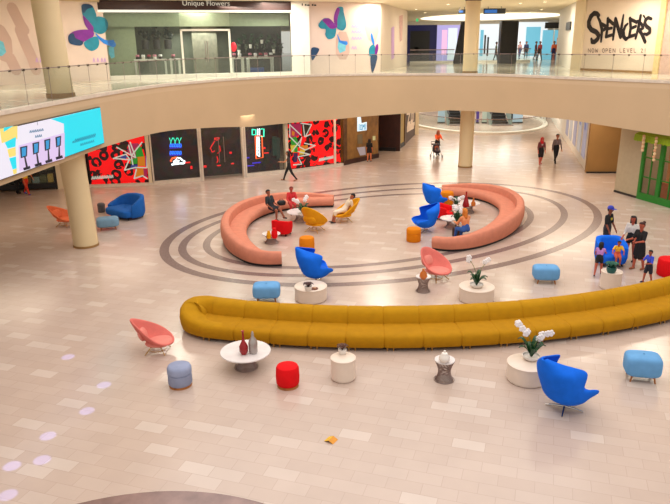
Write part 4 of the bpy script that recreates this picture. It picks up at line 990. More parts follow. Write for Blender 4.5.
# --- egg chairs
def egg_shell():
    keys = [(.24, .08, .07, 0, 0, -.07), (.26, .22, .2, 0, 0, -.2), (.31, .34, .32, 0, 0, -.32), (.37, .42, .40, 0, 0, -.42), (.42, .455, .43, .01, 0, -.47), (.46, .47, .44, .02, .15, -.49),
            (.50, .475, .445, .03, .32, -.5), (.54, .48, .45, .04, .40, -.5), (.585, .48, .45, .05, .43, -.48), (.61, .48, .45, .055, .44, -.42), (.63, .48, .45, .06, .45, -.27), (.65, .48, .45, .06, .455, -.10),
            (.69, .48, .445, .07, .455, -.05), (.77, .48, .44, .09, .45, -.08), (.86, .48, .425, .11, .445, -.13), (.94, .475, .40, .135, .44, -.18), (1.0, .465, .375, .155, .43, -.22), (1.05, .445, .345, .18, .41, -.24),
            (1.09, .41, .31, .21, .375, -.20), (1.13, .355, .265, .245, .325, -.08), (1.17, .295, .22, .285, .27, .05), (1.21, .235, .175, .325, .215, .17), (1.25, .175, .125, .37, .16, .28), (1.285, .115, .075, .415, .105, .37), (1.31, .065, .04, .445, .06, .42), (1.322, .03, .02, .462, .028, .45)]
    rows = []; nf, nb = 12, 24; K = []
    for i in range(len(keys) - 1):
        for j in range(2):
            t = j / 2; K.append([keys[i][q] + (keys[i + 1][q] - keys[i][q]) * t for q in range(6)])
    K.append(list(keys[-1]))
    for z, rx, ry, cy, x0, yr in K:
        right = [(x0 + (rx - x0) * sqrt(max(0, 1 - (1 - k / nf) ** 2)), cy + (yr - cy) * (1 - k / nf)) for k in range(nf)]
        back = [(rx * cos(pi * k / nb), cy + ry * sin(pi * k / nb)) for k in range(nb + 1)]
        sh_ = .24 * max(0, z - .55)
        rows.append([(x, y + sh_, z) for x, y in right + back + [(-x, y) for x, y in right[::-1]]])
    mb = MB(); mb.grid(rows); return mb
def make_egg(loc, rz, label, sc=1):
    t_ = thing('egg_chair', label, 'chair', loc, rz, 'blue egg chairs'); t_.scale = (sc, sc, sc)
    o = egg_shell().build('shell', M['blue'], t_, ang=80); solid(o, .04, 1); subd(o, 1)
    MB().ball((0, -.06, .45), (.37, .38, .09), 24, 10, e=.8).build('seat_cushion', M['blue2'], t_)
    MB().lathe([(.03, .04), (.03, .2), (.09, .225), (0, .23)], 16).build('stem', M['chrome'], t_)
    for k in range(4):
        a = R(45 + 90 * k); MB().tube([(0, 0, .065), (.2 * cos(a), .2 * sin(a), .05), (.4 * cos(a), .4 * sin(a), .014)], [.026, .022, .014], 8).build('star_foot', M['chrome'], t_)
    return t_
egg = make_egg(G(564, 408.5), R(110), 'nearest blue egg chair on a chrome star base beside the white orchid drum', .92)
dup(egg, G(316, 282.5), R(108), 'blue egg chair behind the white drum table, in front of an orange pouf', sc=.9)
dup(egg, G(435, 208.5), R(102), 'farther of two blue egg chairs by the right pink sofa, facing right', sc=.88)
dup(egg, G(424.5, 231.5), R(-76), 'blue egg chair above the orange pouf, facing left, by the right pink sofa', sc=.84)

# --- petal lounge chairs
def petal(loc, rz, label, mt, mc, sc=1, nm='lounge_chair', group=None, cush=True, hb=.5, tip=.42, rec=.30, lo=.17):
    t_ = thing(nm, label, 'chair', loc, rz, group); t_.scale = (sc, sc, sc)
    rows = []; nr, na = 14, 48
    for i in range(nr + 1):
        r = max(i / nr, .02); row = []
        for j in range(na):
            a = 2 * pi * j / na; cb_ = max(0, cos(a)); up = ((1 + cos(a)) / 2) ** 1.6
            zr = .36 + hb * up + .05 * abs(sin(a)); rx = .47 * (1 - tip * up ** 1.5); ry = (.44 + rec * up) if cos(a) > 0 else .43
            row.append((rx * sin(a) * r, ry * cos(a) * r, lo + (zr - .12 * (lo < .2) - lo) * r ** 2.3))
        rows.append(row)
    mb = MB(); mb.grid(rows, cu=True); o = mb.build('shell', mt, t_, ang=80); solid(o, .05, 1); subd(o, 1)
    if cush:
        MB().ball((0, -.05, .27), (.33, .32, .06), 24, 8, e=.75).build('seat_cushion', mc, t_)
        mb = MB(); mb.ball((0, 0, 0), (.25, .06, .16), 20, 8, e=.75); mb.v = [(x, .33 + y * cos(.6) + z * .45, .47 + z * .85 - y * .5) for x, y, z in mb.v]; mb.build('back_cushion', mc, t_)
    for sx, sy in ((-1, -1), (1, -1), (-1, 1), (1, 1)):
        MB().tube([(sx * .12, sy * .12, lo - .01), (sx * .26, sy * .25, 0)], .012, 6).build('leg', M['brass'], t_)
    MB().tube([(.2 * cos(k * pi / 8), .2 * sin(k * pi / 8), .07) for k in range(16)], .008, 6, True).build('wire_ring', M['brass'], t_)
    return t_
petal(G(158, 351), R(88), 'coral shell lounge chair on thin wire legs left of the grey-blue pouf', M['salmon'], M['coral2'], .98, hb=.62, rec=.2, tip=.45, group='coral shell lounge chairs')
petal(G(436, 279), R(38), 'coral shell lounge chair beside the wire table with an amber vase', M['salmon'], M['coral2'], 1.12, group='coral shell lounge chairs', tip=.18, rec=.1, hb=.58)
petal(G(66, 226), R(75), 'orange coral shell chair half hidden behind the big left column', M['orangecoral'], M['orangecoral'], 1.1, group='coral shell lounge chairs')
petal(G(315, 231), R(150), 'amber yellow shell chair seen from behind, in front of the white table', M['yellow'], M['yellow'], 1.15, tip=.12, rec=.12, hb=.72, group='amber shell lounge chairs')
YC2 = G(344, 221.5)
petal(YC2, R(-72), 'amber yellow shell chair with a person reclining in it', M['yellow'], M['yellow'], 1.1, tip=.25, rec=.22, hb=.62, group='amber shell lounge chairs')
# --- poufs
def drum_pouf(loc, label, mt, r, h, seam=True, base=True, group=None):
    t_ = thing('pouf', label, 'pouf', loc, 0, group)
    z0 = .05 if base else 0
    e = .07
    if seam:
        zm = h * .62
        MB().lathe([(0, z0), (r - .02, z0), (r, z0 + .03), (r, zm - .012), (r - .015, zm), (0, zm)], 40).build('body', mt, t_)
        MB().lathe([(0, zm), (r - .015, zm), (r + .004, zm + .012), (r + .004, h - e), (r - e * .3, h - e * .3), (r - e, h), (0, h + .01)], 40).build('seat_pad', mt, t_)
    else:
        MB().lathe([(0, z0), (r - .03, z0), (r, z0 + .04), (r + .01, h * .5), (r, h - e), (r - e * .3, h - e * .3), (r - e, h), (0, h + .012)], 40).build('body', mt, t_)
    if base: MB().lathe([(0, 0), (r - .015, 0), (r - .015, .05), (0, .05)], 40).build('wood_base', M['wood'], t_)
    return t_
drum_pouf(G(180.7, 385), 'grey-blue round pouf with a wooden base near the coral chair', M['greyblue'], .26, .50)
drum_pouf(G(288, 385.5), 'bright red round pouf with a wooden base, front of the mustard sofa', M['red'], .25, .50, False)
drum_pouf(G(307, 250.5), 'orange round pouf behind a blue egg chair and the white drum table', M['orange'], .27, .52, False, False)
drum_pouf(G(413.5, 241), 'orange round pouf in front of the left-facing egg chair', M['orange'], .27, .52, True, False)
drum_pouf(G(446.5, 204), 'orange round pouf against the far end of the right pink sofa', M['orange'], .30, .6, True, False)
drum_pouf(G(668.5, 275), 'red pouf at the right edge of the picture beside the boy', M['red'], .36, .56, False, False)
drum_pouf(G(101.8, 212), 'small dark grey stool beside the deep blue tub sofa', mat('dark_grey_wool', (90, 84, 86), .8), .16, .42, True, False)
def block_pouf(loc, rz, label, sx=.42, sy=.27, h=.5, mt=None):
    t_ = thing('bench_pouf', label, 'pouf', loc, rz, 'light blue bench poufs')
    o = MB().ball((0, 0, h * .5 + .06), (sx, sy, h * .5 - .06), 32, 16, e=.42).build('body', mt or M['lightblue'], t_)
    for a in (-1, 1):
        for b in (-1, 1): MB().tube([(a * sx * .6, b * sy * .6, .14), (a * sx * .68, b * sy * .68, 0)], [.025, .016], 8).build('leg', M['wood'], t_)
    return t_
block_pouf(G(640.5, 378.5), R(-12), 'light blue bench pouf on wooden legs right of the nearest egg chair', .375, .28, .60)
block_pouf(G(267, 300), R(2), 'light blue bench pouf just behind the back of the mustard sofa', .40, .30, .52)
block_pouf(G(545, 282), R(-6), 'light blue bench pouf between the orchid drum and the family', .395, .28, .54)
block_pouf(G(108.5, 229), R(20), 'pale blue bench pouf in front of the deep blue tub sofa', .44, .32, .50, mat('dusty_blue_wool', (116, 152, 178), .85, 0, .05, 5, .25, 70))

# --- tables
def drum_table(loc, label, r, h):
    t_ = thing('drum_table', label, 'table', loc, 0, 'cream drum tables')
    MB().lathe([(0, 0), (r - .03, 0), (r - .03, .03), (r, .035), (r, h - .05), (0, h - .05)], 48).build('body', M['drum'], t_)
    MB().lathe([(0, h - .05), (r + .004, h - .05), (r + .008, h - .01), (r - .005, h), (0, h)], 48).build('tabletop', M['drum'], t_)
    return t_
drum_table(G(343.3, 378), 'cream drum side table with a small pot, right of the red pouf', .275, .52)
drum_table(G(526.5, 379), 'low wide cream drum with white orchids behind the nearest egg chair', .44, .42)
drum_table(G(311, 299), 'white drum table with a small bowl, behind the mustard sofa', .47, .42)
drum_table(G(476, 299.5), 'low cream drum with an orchid, right of the coral chair', .50, .42)
drum_table(G(610, 288), 'tall cream drum table with a teal pot in front of the family', .30, .55)
def wire_table(loc, label, r, h, rt, n=40, top=None, waist=.6):
    t_ = thing('wire_table', label, 'table', loc, 0, 'wire base tables')
    MB().lathe([(0, h - .03), (rt, h - .03), (rt + .006, h - .015), (rt, h), (0, h)], 48).build('tabletop', top or M['marble'], t_)
    mb = MB()
    for k in range(n):
        a = 2 * pi * k / n; pts = []
        for j in range(9):
            u = j / 8; rr = r * (waist + (1 - waist) * abs(2 * u - .9) ** 1.6 / 1.2); pts.append((rr * cos(a + u * .35), rr * sin(a + u * .35), u * (h - .03)))
        mb.tube(pts, .007, 5)
    for z, rr in ((.012, r), (h * .45, r * waist)): mb.tube([(rr * cos(k * pi / 16), rr * sin(k * pi / 16), z) for k in range(32)], .008, 5, True)
    mb.build('wire_base', M['nickel'], t_)
    return t_
wire_table(G(246.5, 367), 'round marble coffee table holding red and silver vases', .27, .42, .575, 56, waist=.66)
wire_table(G(444, 379.5), 'small hourglass wire side table with a white lidded jar', .22, .50, .22, 40)
wire_table(G(423, 291), 'small hourglass wire side table with an amber vase by the coral chair', .22, .48, .22, 40)
wire_table(G(301, 221), 'round white table with flowers inside the left pink sofa', .32, .42, .58, 40)
wire_table(G(271.6, 242.5), 'low wire table carrying red and yellow vases by the red chair', .28, .36, .34, 40)
wire_table(G(468, 212), 'round white table with a red vase inside the right pink sofa', .30, .42, .50, 40)
wire_table(G(451.5, 227.5), 'round white table with an orchid beside the seated person in orange', .30, .40, .47, 40)

# --- vases and small things
def vase(loc, label, prof, mt, cat='vase', nm='vase', parts=()):
    t_ = thing(nm, label, cat, loc)
    MB().lathe(prof, 24).build('body', mt, t_)
    for n_, pr, m_ in parts: MB().lathe(pr, 20).build(n_, m_, t_)
    return t_
def up(p, z): return Vector((p[0], p[1], z))
B = G(244, 354, .42); vase(B, 'tall slender deep red vase on the marble coffee table', [(0, 0), (.06, 0), (.1, .08), (.1, .2), (.05, .3), (.025, .36), (.02, .54), (.03, .56), (0, .56)], M['redglass'], parts=[('lip', [(.024, .555), (.034, .562), (.034, .575), (.02, .58), (0, .575)], M['redglass'])])
B = G(253.4, 353, .42); vase(B, 'stout silver bottle vase on the marble coffee table', [(0, 0), (.08, 0), (.1, .05), (.105, .26), (.08, .34), (.04, .39), (.03, .46), (0, .46)], M['silver'], parts=[('stopper', [(0, .455), (.035, .46), (.03, .5), (.012, .54), (0, .55)], M['silver'])])
B = G(444.3, 362, .50); vase(B, 'squat white jar with a knobbed lid on the wire side table', [(0, 0), (.07, 0), (.12, .06), (.12, .12), (.07, .19), (0, .19)], M['pot'], 'jar', 'lidded_jar', [('lid', [(.075, .19), (.06, .22), (.02, .235), (.025, .27), (0, .285)], M['pot'])])
B = G(423.3, 279, .48); vase(B, 'rounded amber vase on the wire table by the coral chair', [(0, 0), (.06, 0), (.12, .08), (.1, .18), (.04, .26), (.03, .3), (0, .3)], M['amber'], parts=[('lip', [(.032, .29), (.045, .30), (.04, .32), (0, .32)], M['amber'])])
B = G(465.8, 206.5, .42); vase(B, 'pointed deep red vase on the white table by the right sofa', [(0, 0), (.14, 0), (.14, .1), (.07, .35), (.03, .5), (.03, .62), (0, .63)], M['redglass'], parts=[('lip', [(.03, .62), (.04, .63), (.04, .65), (0, .65)], M['redglass'])])
B = G(473.2, 205.7, .42); vase(B, 'small amber bottle beside the pointed red vase', [(0, 0), (.09, 0), (.1, .12), (.05, .2), (.03, .3), (0, .3)], M['amber'], parts=[('stopper', [(0, .295), (.035, .3), (.03, .34), (0, .36)], M['amber'])])
B = G(274.6, 238, .36); vase(B, 'bright red vase on the low wire table by the red chair', [(0, 0), (.09, 0), (.12, .1), (.11, .25), (.06, .32), (.06, .36), (0, .36)], M['red'], parts=[('lip', [(.06, .35), (.075, .36), (.07, .38), (0, .375)], M['red'])])
B = G(268.9, 238.3, .36); vase(B, 'small yellow vase beside the bright red vase', [(0, 0), (.07, 0), (.09, .1), (.07, .2), (.04, .26), (0, .26)], M['yellow'], parts=[('lip', [(.04, .25), (.055, .26), (.05, .28), (0, .28)], M['yellow'])])

def leaf_strip(mb, a, ln, wd, rise, droop, z0):
    rows = []
    for i in range(7):
        u = i / 6; d = ln * u; z = z0 + rise * sin(u * pi * .6) - droop * u * u; w = wd * sin(pi * min(1, .12 + u * .88)) * .5
        rows.append([(d * cos(a) - w * sin(a), d * sin(a) + w * cos(a), z), (d * cos(a), d * sin(a), z - .02), (d * cos(a) + w * sin(a), d * sin(a) - w * cos(a), z)])
    mb.grid(rows)
def orchid(loc, label, sc=1, stems=((.25, .9, 20), (-.1, .75, -50)), leaves=8, fl=5):
    t_ = thing('orchid', label, 'potted plant', loc, 0, 'white orchids in bowls'); t_.scale = (sc, sc, sc)
    MB().lathe([(0, 0), (.13, 0), (.19, .05), (.2, .1), (.185, .1), (.17, .06), (0, .06)], 28).build('pot', M['pot'], t_)
    for k in range(leaves):
        mb = MB(); leaf_strip(mb, k * 2 * pi / leaves + .3 * random.random(), .24 + .1 * random.random(), .13, .30 + .14 * (k % 2), .06, .08); solid(mb.build('leaf', M['leaf'], t_), .008)
    for dx, hh_, ang in stems:
        a = R(ang); pts = [(dx * .2 * u + .34 * u ** 2.2 * cos(a), .34 * u ** 2.2 * sin(a), .08 + hh_ * (u - .18 * u ** 3)) for u in [i / 10 for i in range(11)]]
        st = MB().tube(pts, .008, 6).build('stem', M['stem'], t_)
        for j in range(fl):
            i = 10 - j; p = pts[max(i, 5)]; mb = MB()
            q = (p[0] + random.uniform(-.05, .05), p[1] + random.uniform(-.05, .05), p[2] + random.uniform(-.03, .05))
            for b_ in range(5):
                aa = 2 * pi * b_ / 5; mb.ball((q[0] + .045 * cos(aa), q[1] - .01, q[2] + .045 * sin(aa)), (.042, .02, .042), 8, 5)
            mb.ball((q[0], q[1] - .025, q[2]), .016, 6, 4); mb.build('flower', M['petal'], st)
    return t_
orchid(G(531, 359, .42), 'white orchid in a shallow bowl on the nearest wide drum', .98, ((-.05, .95, 165), (.1, .72, 0)))
orchid(G(476.3, 287, .42), 'pale orchid in a bowl on the drum right of the coral chair', 1.0, ((0, .9, 140), (.1, .8, 20)), 7, 2)
orchid(G(303, 215.5, .42), 'leafy orchid with white blooms on the table in the left sofa', 1.0, ((0, .7, 170), (.1, .8, 60)), 9, 4)
orchid(G(457, 224, .40), 'dark leafed orchid on the table beside the person in orange', 1.1, ((0, .6, 100), (.1, .5, 60)), 7, 4)
orchid(G(456, 207.5, .42), 'white orchid on the edge of the table with the red vase', .9, ((0, .5, 170), (0, .45, 20)), 5, 5)
def small_plant(loc, label, pot, lf, sc=1, n=7):
    t_ = thing('potted_plant', label, 'potted plant', loc); t_.scale = (sc, sc, sc)
    MB().lathe([(0, 0), (.07, 0), (.095, .06), (.095, .12), (.08, .12), (.075, .09), (0, .09)], 20).build('pot', pot, t_)
    for k in range(n):
        mb = MB(); leaf_strip(mb, k * 2 * pi / n, .14, .07, .14, .05, .1); solid(mb.build('leaf', lf, t_), .006)
    return t_
small_plant(G(342.5, 353.5, .52), 'small dark leafed plant in a white pot on the cream side table', M['pot'], mat('bronze_leaf', (90, 50, 30), .5, 0, .3, 20))
small_plant(G(308.3, 290.5, .42), 'small bowl with dark foliage on the white drum behind the sofa', M['pot'], mat('dark_bronze_leaf', (66, 28, 24), .5, 0, .3, 20), 1.1)
t_ = thing('tray', 'small rose brown dish beside the bowl on the white drum', 'dish', G(314.5, 289, .42)); MB().lathe([(0, 0), (.09, 0), (.11, .02), (.1, .025), (.085, .012), (0, .012)], 20).build('dish', M['brownpot'], t_)
MB().ball((0, 0, .03), (.05, .03, .018), 10, 6).build('soap', M['garland'], t_)
small_plant(G(611, 272.5, .55), 'dark teal pot of greenery on the drum in front of the family', M['teal'], mat('teal_leaf', (16, 90, 70), .5, 0, .2), 1.5, 9)
t_ = thing('paper_tag', 'small yellow and orange folded card lying on the tiles in the foreground', 'card', G(331, 440.5), R(58))
mb = MB(); mb.add([(-.09, -.1, .003), (.09, -.1, .003), (.09, 0, .05), (-.09, 0, .05)], [(0, 1, 2, 3)]); solid(mb.build('front_flap', mat('orange_card', (214, 140, 24), .5), t_, smooth=False), .003)
mb = MB(); mb.add([(-.09, .1, .003), (.09, .1, .003), (.09, 0, .05), (-.09, 0, .05)], [(3, 2, 1, 0)]); solid(mb.build('back_flap', mat('yellow_card', (232, 182, 40), .5), t_, smooth=False), .003)

# --- tub sofas (deep blue left, cobalt armchair with the family)
def tub(nm, label, loc, rz, w, d, hs, th, sh, mt, ms, e=.62):
    t_ = thing(nm, label, 'sofa' if w > 1.3 else 'chair', loc, rz)
    n = 40; rows = []
    for i in range(n + 1):
        t = i / n; a = R(-118 + 236 * t); ca, sa = cos(a), sin(a)
        f = lambda v: math.copysign(abs(v) ** e, v)
        p = Vector((w / 2 * f(sa), d / 2 * f(ca))); q = Vector(((w / 2 - th) * f(sa), (d / 2 - th) * f(ca)))
        h = lerp(hs, t)
        rows.append([(p.x * .9, p.y * .9, .1), (p.x, p.y, .3), (p.x, p.y, h - .06), (p.x * .97 + q.x * .03, p.y * .97 + q.y * .03, h - .015), (p.x * .6 + q.x * .4, p.y * .6 + q.y * .4, h), (p.x * .15 + q.x * .85, p.y * .15 + q.y * .85, h - .02), (q.x, q.y, h - .08), (q.x, q.y, .2), (q.x * .95, q.y * .95, .1)])
    mb = MB(); mb.grid(rows, cu=True); mb.add(rows[0], [tuple(range(9))]); mb.add(rows[-1], [tuple(range(9))[::-1]]); mb.build('back', mt, t_, ang=60)
    mb = MB(); mb.ball((0, -.06, (sh + .1) / 2), (w / 2 - th * .7, d / 2 - th * .3, (sh - .1) / 2), 40, 14, e=.4); mb.build('seat', ms, t_, ang=60)
    for sx in (-1, 1):
        for sy in (-1, 1): MB().tube([(sx * w * .3, sy * d * .28, .12), (sx * w * .32, sy * d * .3, 0)], .025, 8).build('leg', M['dark'], t_)
    return t_
tub('tub_sofa', 'deep blue curved tub sofa left, in front of the leopard window', G(127, 216.5), R(-38), 1.95, 1.25, [.48, .6, .78, .9, .96, .98, .95, .84, .62], .2, .44, M['bluedeep'], M['bluedeep'], .85)
tub('tub_chair', 'square cobalt blue armchair with a child sitting in it', G(609.5, 264), R(-2), .96, .92, [.62, .76, .86, .89, .89, .89, .86, .76, .62], .17, .42, M['blue'], M['blue2'])
tub('tub_chair', 'red tub chair near the low wire table inside the left pink sofa', G(282.5, 234.5), R(160), .76, .70, [.52, .58, .62, .64, .64, .62, .58, .52], .12, .36, M['red'], M['red'])
tub('tub_chair', 'red tub chair tucked between the blue egg chairs and the white table', G(444, 219), R(60), .72, .7, [.52, .58, .62, .64, .64, .62, .58, .52], .12, .36, M['red'], M['red'])

# ================================================================== PEOPLE
def capsule(mb, p0, r0, p1, r1, n=10):
    p0, p1 = Vector(p0), Vector(p1); ax = p1 - p0; L = ax.length
    if L < 1e-6: ax = Vector((0, 0, 1e-4)); L = 1e-4
    t = ax / L; pts = []; rs = []
    for k in range(4): a = pi / 2 * (1 - k / 4); pts.append(p0 - t * r0 * sin(a)); rs.append(max(r0 * cos(a), r0 * .08))
    for k in range(5): pts.append(p0 + ax * k / 4); rs.append(r0 + (r1 - r0) * k / 4)
    for k in range(1, 5): a = pi / 2 * k / 4; pts.append(p1 + t * r1 * sin(a)); rs.append(max(r1 * cos(a), r1 * .08))
    mb.tube(pts, rs, n)
def segdist(p, a, b):
    ab = b - a; t = max(0, min(1, (p - a).dot(ab) / max(ab.length_squared, 1e-9))); return (p - a - ab * t).length
EYE = mat('eye_dark', (25, 18, 16), .3, 0, 0); LIP = mat('lip', (150, 70, 62), .5, 0, 0)
HAIRM = {}
_pm = {}
def pm(rgb):
    if rgb not in _pm: _pm[rgb] = mat('cloth_%d_%d_%d' % rgb, rgb, .8, 0, .08, 8)
    return _pm[rgb]
def person(label, loc, rz, h, legs=((0, 0), (0, 0)), arms=((5, 8, 10), (5, 8, 10)), lean=0, seat=None, skin=(150, 96, 66), top=(60, 60, 60), bottom=(30, 30, 36), shoe=(40, 36, 36), hair=(24, 18, 16), hairlen='short', sleeve=.6, leg_cover=1.0, skirt=0, cap=None, scarf=None, legab=3, nod=0, turn=0, vox=.018, group=None, print_patch=None):
    def D(a, ab=0, side=1): return Vector((sin(R(ab)) * side, -sin(R(a)) * cos(R(ab)), -cos(R(a)) * cos(R(ab))))
    J = {}
    pel = Vector((0, 0, .53 * h)) if seat is None else Vector((0, 0, seat + .075 * h))
    upv = Vector((0, -sin(R(lean)), cos(R(lean))))
    J['pel'] = pel; J['waist'] = pel + upv * .10 * h; J['chest'] = pel + upv * .205 * h; J['neck'] = pel + upv * .295 * h
    hd = (upv + Vector((0, -sin(R(nod)), 0))).normalized()
    J['hb'] = J['neck'] + hd * .045 * h; J['hc'] = J['neck'] + hd * .105 * h + Vector((0, -.012 * h, 0))
    B = []   # (p0,r0,p1,r1,kind)
    bone = lambda a, ra, b, rb, k: B.append((Vector(a), ra * h, Vector(b), rb * h, k))
    for s in (-1, 1):
        x = Vector((s * .045 * h, 0, 0))
        bone(pel + x * .9, .066, J['waist'] + x * .55, .056, 'bottom'); bone(J['waist'] + x * .6, .057, J['chest'] + x * 1.0, .062, 'top'); bone(J['chest'] + x, .06, J['neck'] + x * 1.4 - upv * .03 * h, .038, 'top')
    bone(J['neck'], .034, J['hb'], .030, 'skin'); 
    bone(J['hb'] + Vector((0, -.012 * h, .012 * h)), .040, J['hc'] + Vector((0, 0, .012 * h)), .053, 'skin')
    feet = []
    hands = []
    for k, s in enumerate((-1, 1)):
        hip = pel + Vector((s * .05 * h, 0, -.01 * h)); th, kn = legs[k]
        knee = hip + D(th, legab, s) * .245 * h; ank = knee + D(th - kn, legab * .3, s) * .235 * h
        cut = hip + (knee - hip) * max(.05, min(1, leg_cover * 2)); 
        if leg_cover >= .5:
            bone(hip, .06, knee, .042, 'bottom')
            c2 = knee + (ank - knee) * min(1, (leg_cover - .5) * 2)
            if leg_cover > .52: bone(knee, .042, c2, .042 - .016 * min(1, (leg_cover - .5) * 2), 'bottom')
            if leg_cover < .98: bone(c2, .036, ank, .024, 'skin')
        else:
            bone(hip, .062, cut, .056, 'bottom'); bone(cut, .05, knee, .038, 'skin'); bone(knee, .038, ank, .024, 'skin')
        toe = ank + Vector((s * .012 * h, -.085 * h * cos(R(th - kn) * .6), -.022 * h - (.0 if th - kn > -20 else .04 * h)))
        heel = ank + Vector((0, .02 * h, -.018 * h))
        bone(heel, .026, toe, .021, 'shoe'); feet.append((ank, toe))
        sh = J['neck'] + Vector((s * .1 * h, 0, 0)) - upv * .03 * h; sa, ab, el = arms[k]
        elb = sh + D(sa + lean, ab, s) * .175 * h; wr = elb + D(sa + lean + el, ab * (.3 if el < 40 else -.6), s) * .145 * h
        c1 = sh + (elb - sh) * min(1, sleeve * 2)
        bone(sh, .036, c1, .032, 'top')
        if sleeve < .5: bone(c1, .027, elb, .024, 'skin')
        if sleeve > .52:
            c2 = elb + (wr - elb) * min(1, (sleeve - .5) * 2); bone(elb, .028, c2, .022, 'top')
            if sleeve < .98: bone(c2, .022, wr, .017, 'skin')
        else: bone(elb, .024, wr, .017, 'skin')
        dv = (wr - elb).normalized(); pc = wr + dv * .045 * h; bone(wr, .016, pc, .018, 'skin'); hands.append((wr, pc, dv, s))
    if skirt:
        for s in (-1, 1):
            for k2 in (-1, 0, 1): bone(pel + Vector((s * .03 * h, 0, 0)), .062, pel + Vector((s * .04 * h, k2 * .02 * h, -skirt * h)), .054, 'bottom')
    if seat is None:
        zmin = min(min(b[0].z - b[1], b[2].z - b[3]) for b in B if b[4] == 'shoe')
        sh_ = Vector((0, 0, -zmin))
    else: sh_ = Vector((0, 0, 0))
    B = [(a + sh_, ra, b + sh_, rb, k) for a, ra, b, rb, k in B]
    for k_ in J: J[k_] = J[k_] + sh_
    mb = MB()
    for a, ra, b, rb, k in B: capsule(mb, a, ra, b, rb)
    o = mb.build('person', [pm(skin), pm(top), pm(bottom), pm(shoe), EYE, LIP])
    rm = o.modifiers.new('r', 'REMESH'); rm.mode = 'VOXEL'; rm.voxel_size = vox * h / 1.7; rm.use_smooth_shade = True
    sm = o.modifiers.new('s', 'SMOOTH'); sm.iterations = 3; sm.factor = .5
    dg = bpy.context.evaluated_depsgraph_get(); me = bpy.data.meshes.new_from_object(o.evaluated_get(dg)); old = o.data; o.modifiers.clear(); bpy.data.objects.remove(o)
    KI = {'skin': 0, 'top': 1, 'bottom': 2, 'shoe': 3}
    vs = [tuple(v.co) for v in me.vertices]; fs = [tuple(p.vertices) for p in me.polygons]; mi = []
    for p in me.polygons:
        c = p.center; best = min(B, key=lambda b: segdist(c, b[0], b[2]) - (b[1] + b[3]) / 2); mi.append(KI[best[4]])
    f = MB(); f.v = vs; f.f = fs; f.mi = mi
    # head details: nose, ears, eyes, mouth
    hc = J['hc']; r = .053 * h
    ca, sa_ = cos(R(turn)), sin(R(turn))
    def hp(x, y, z): return (hc.x + (x * ca - y * sa_) * h, hc.y + (x * sa_ + y * ca) * h, hc.z + z * h)
    f.ball(hp(0, -.055, -.008), (.008 * h, .014 * h, .014 * h), 8, 6, 0)
    for s in (-1, 1):
        f.ball(hp(s * .054, .004, -.004), (.007 * h, .012 * h, .018 * h), 8, 6, 0); f.ball(hp(s * .021, -.047, .008), (.008 * h, .005 * h, .0055 * h), 8, 6, 4)
    f.ball(hp(0, -.047, -.031), (.016 * h, .006 * h, .0045 * h), 8, 6, 5)
    for wr, pc, dv, s in hands:
        wr = wr + sh_; pc = pc + sh_
        side = dv.cross(Vector((0, 0, 1)));
        if side.length < .2: side = Vector((0, 1, 0))
        side.normalize(); nrm = dv.cross(side)
        for q in range(4):
            b0 = pc + side * (q - 1.5) * .0095 * h; ln = (.04, .046, .043, .034)[q] * h
            m1 = b0 + dv * ln * .55 + nrm * .004 * h; e1 = b0 + dv * ln + nrm * .014 * h
            f.tube([b0, m1, e1], [.0052 * h, .0048 * h, .0035 * h], 6, mi=0)
        t0 = wr + (pc - wr) * .4 + side * .012 * h; f.tube([t0, t0 + side * .018 * h + dv * .016 * h, t0 + side * .02 * h + dv * .036 * h], [.0065 * h, .0058 * h, .004 * h], 6, mi=0)
    o = f.build('person', [pm(skin), pm(top), pm(bottom), pm(shoe), EYE, LIP], None, loc, R(rz), ang=70)
    tag(o, label, 'person', group)
    # hair
    if scarf:
        hm = MB(); hm.ball(hp(0, .008, .01), (.066 * h, .068 * h, .072 * h), 16, 10); hm.v = [v for v in hm.v]
        capsule(hm, hp(0, .03, -.02), .055 * h, J['neck'] + Vector((0, .01 * h, -.01 * h)), .075 * h); 
        hm.v = [(x, max(y, hc.y - .035 * h), z) if z < hc.z + .035 * h else (x, y, z) for x, y, z in hm.v]
        hm.build('headscarf', pm(scarf), o)
    else:
        hm = MB(); rows = []
        for i in range(9):
            ph = pi / 2 * (1 - i / 8); row = []
            for j in range(20):
                a = 2 * pi * j / 20; yy = cos(a); low = .012 if yy > -.25 else .036
                zz = low + (.072 - low) * sin(ph); rr = cos(ph) if i else .05
                row.append(hp(.060 * max(rr, .05) * sin(a), .008 + .062 * max(rr, .05) * cos(a), zz if yy > -.25 or True else zz))
            rows.append(row)
        hm.grid(rows, cu=True); hm.ball(hp(0, .022, .0), (.056 * h, .045 * h, .05 * h), 14, 8)
        if hairlen == 'long':
            capsule(hm, hp(0, .035, .0), .05 * h, hp(0, .055, -.12), .038 * h)
            for s in (-1, 1): capsule(hm, hp(s * .045, .012, .01), .022 * h, hp(s * .052, .02, -.10), .018 * h)
        if hairlen == 'bun': hm.ball(hp(0, .06, .055), .032 * h, 10, 8)
        hm.build('hair', pm(hair), o)
    if cap:
        cm = MB(); rows = []
        cm.lathe([(.064 * h, .018 * h), (.066 * h, .035 * h), (.055 * h, .066 * h), (.03 * h, .082 * h), (0, .086 * h)], 20, hp(0, .006, 0))
        ring = []
        for j in range(9):
            a = -pi / 2 - .9 + 1.8 * j / 8; ring.append(a)
        cm.grid([[hp(.06 * cos(a), .006 + .06 * sin(a), .022) for a in ring], [hp(.105 * cos(a) * .8, .0 + .125 * sin(a), .016) for a in ring]])
        cm.build('cap', pm(cap), o)
    if print_patch:
        ch = J['chest']; MB().ball((ch.x, ch.y - .062 * h, ch.z), (.035 * h, .012 * h, .03 * h), 10, 6).build('shirt_print', pm(print_patch), o)
    return o

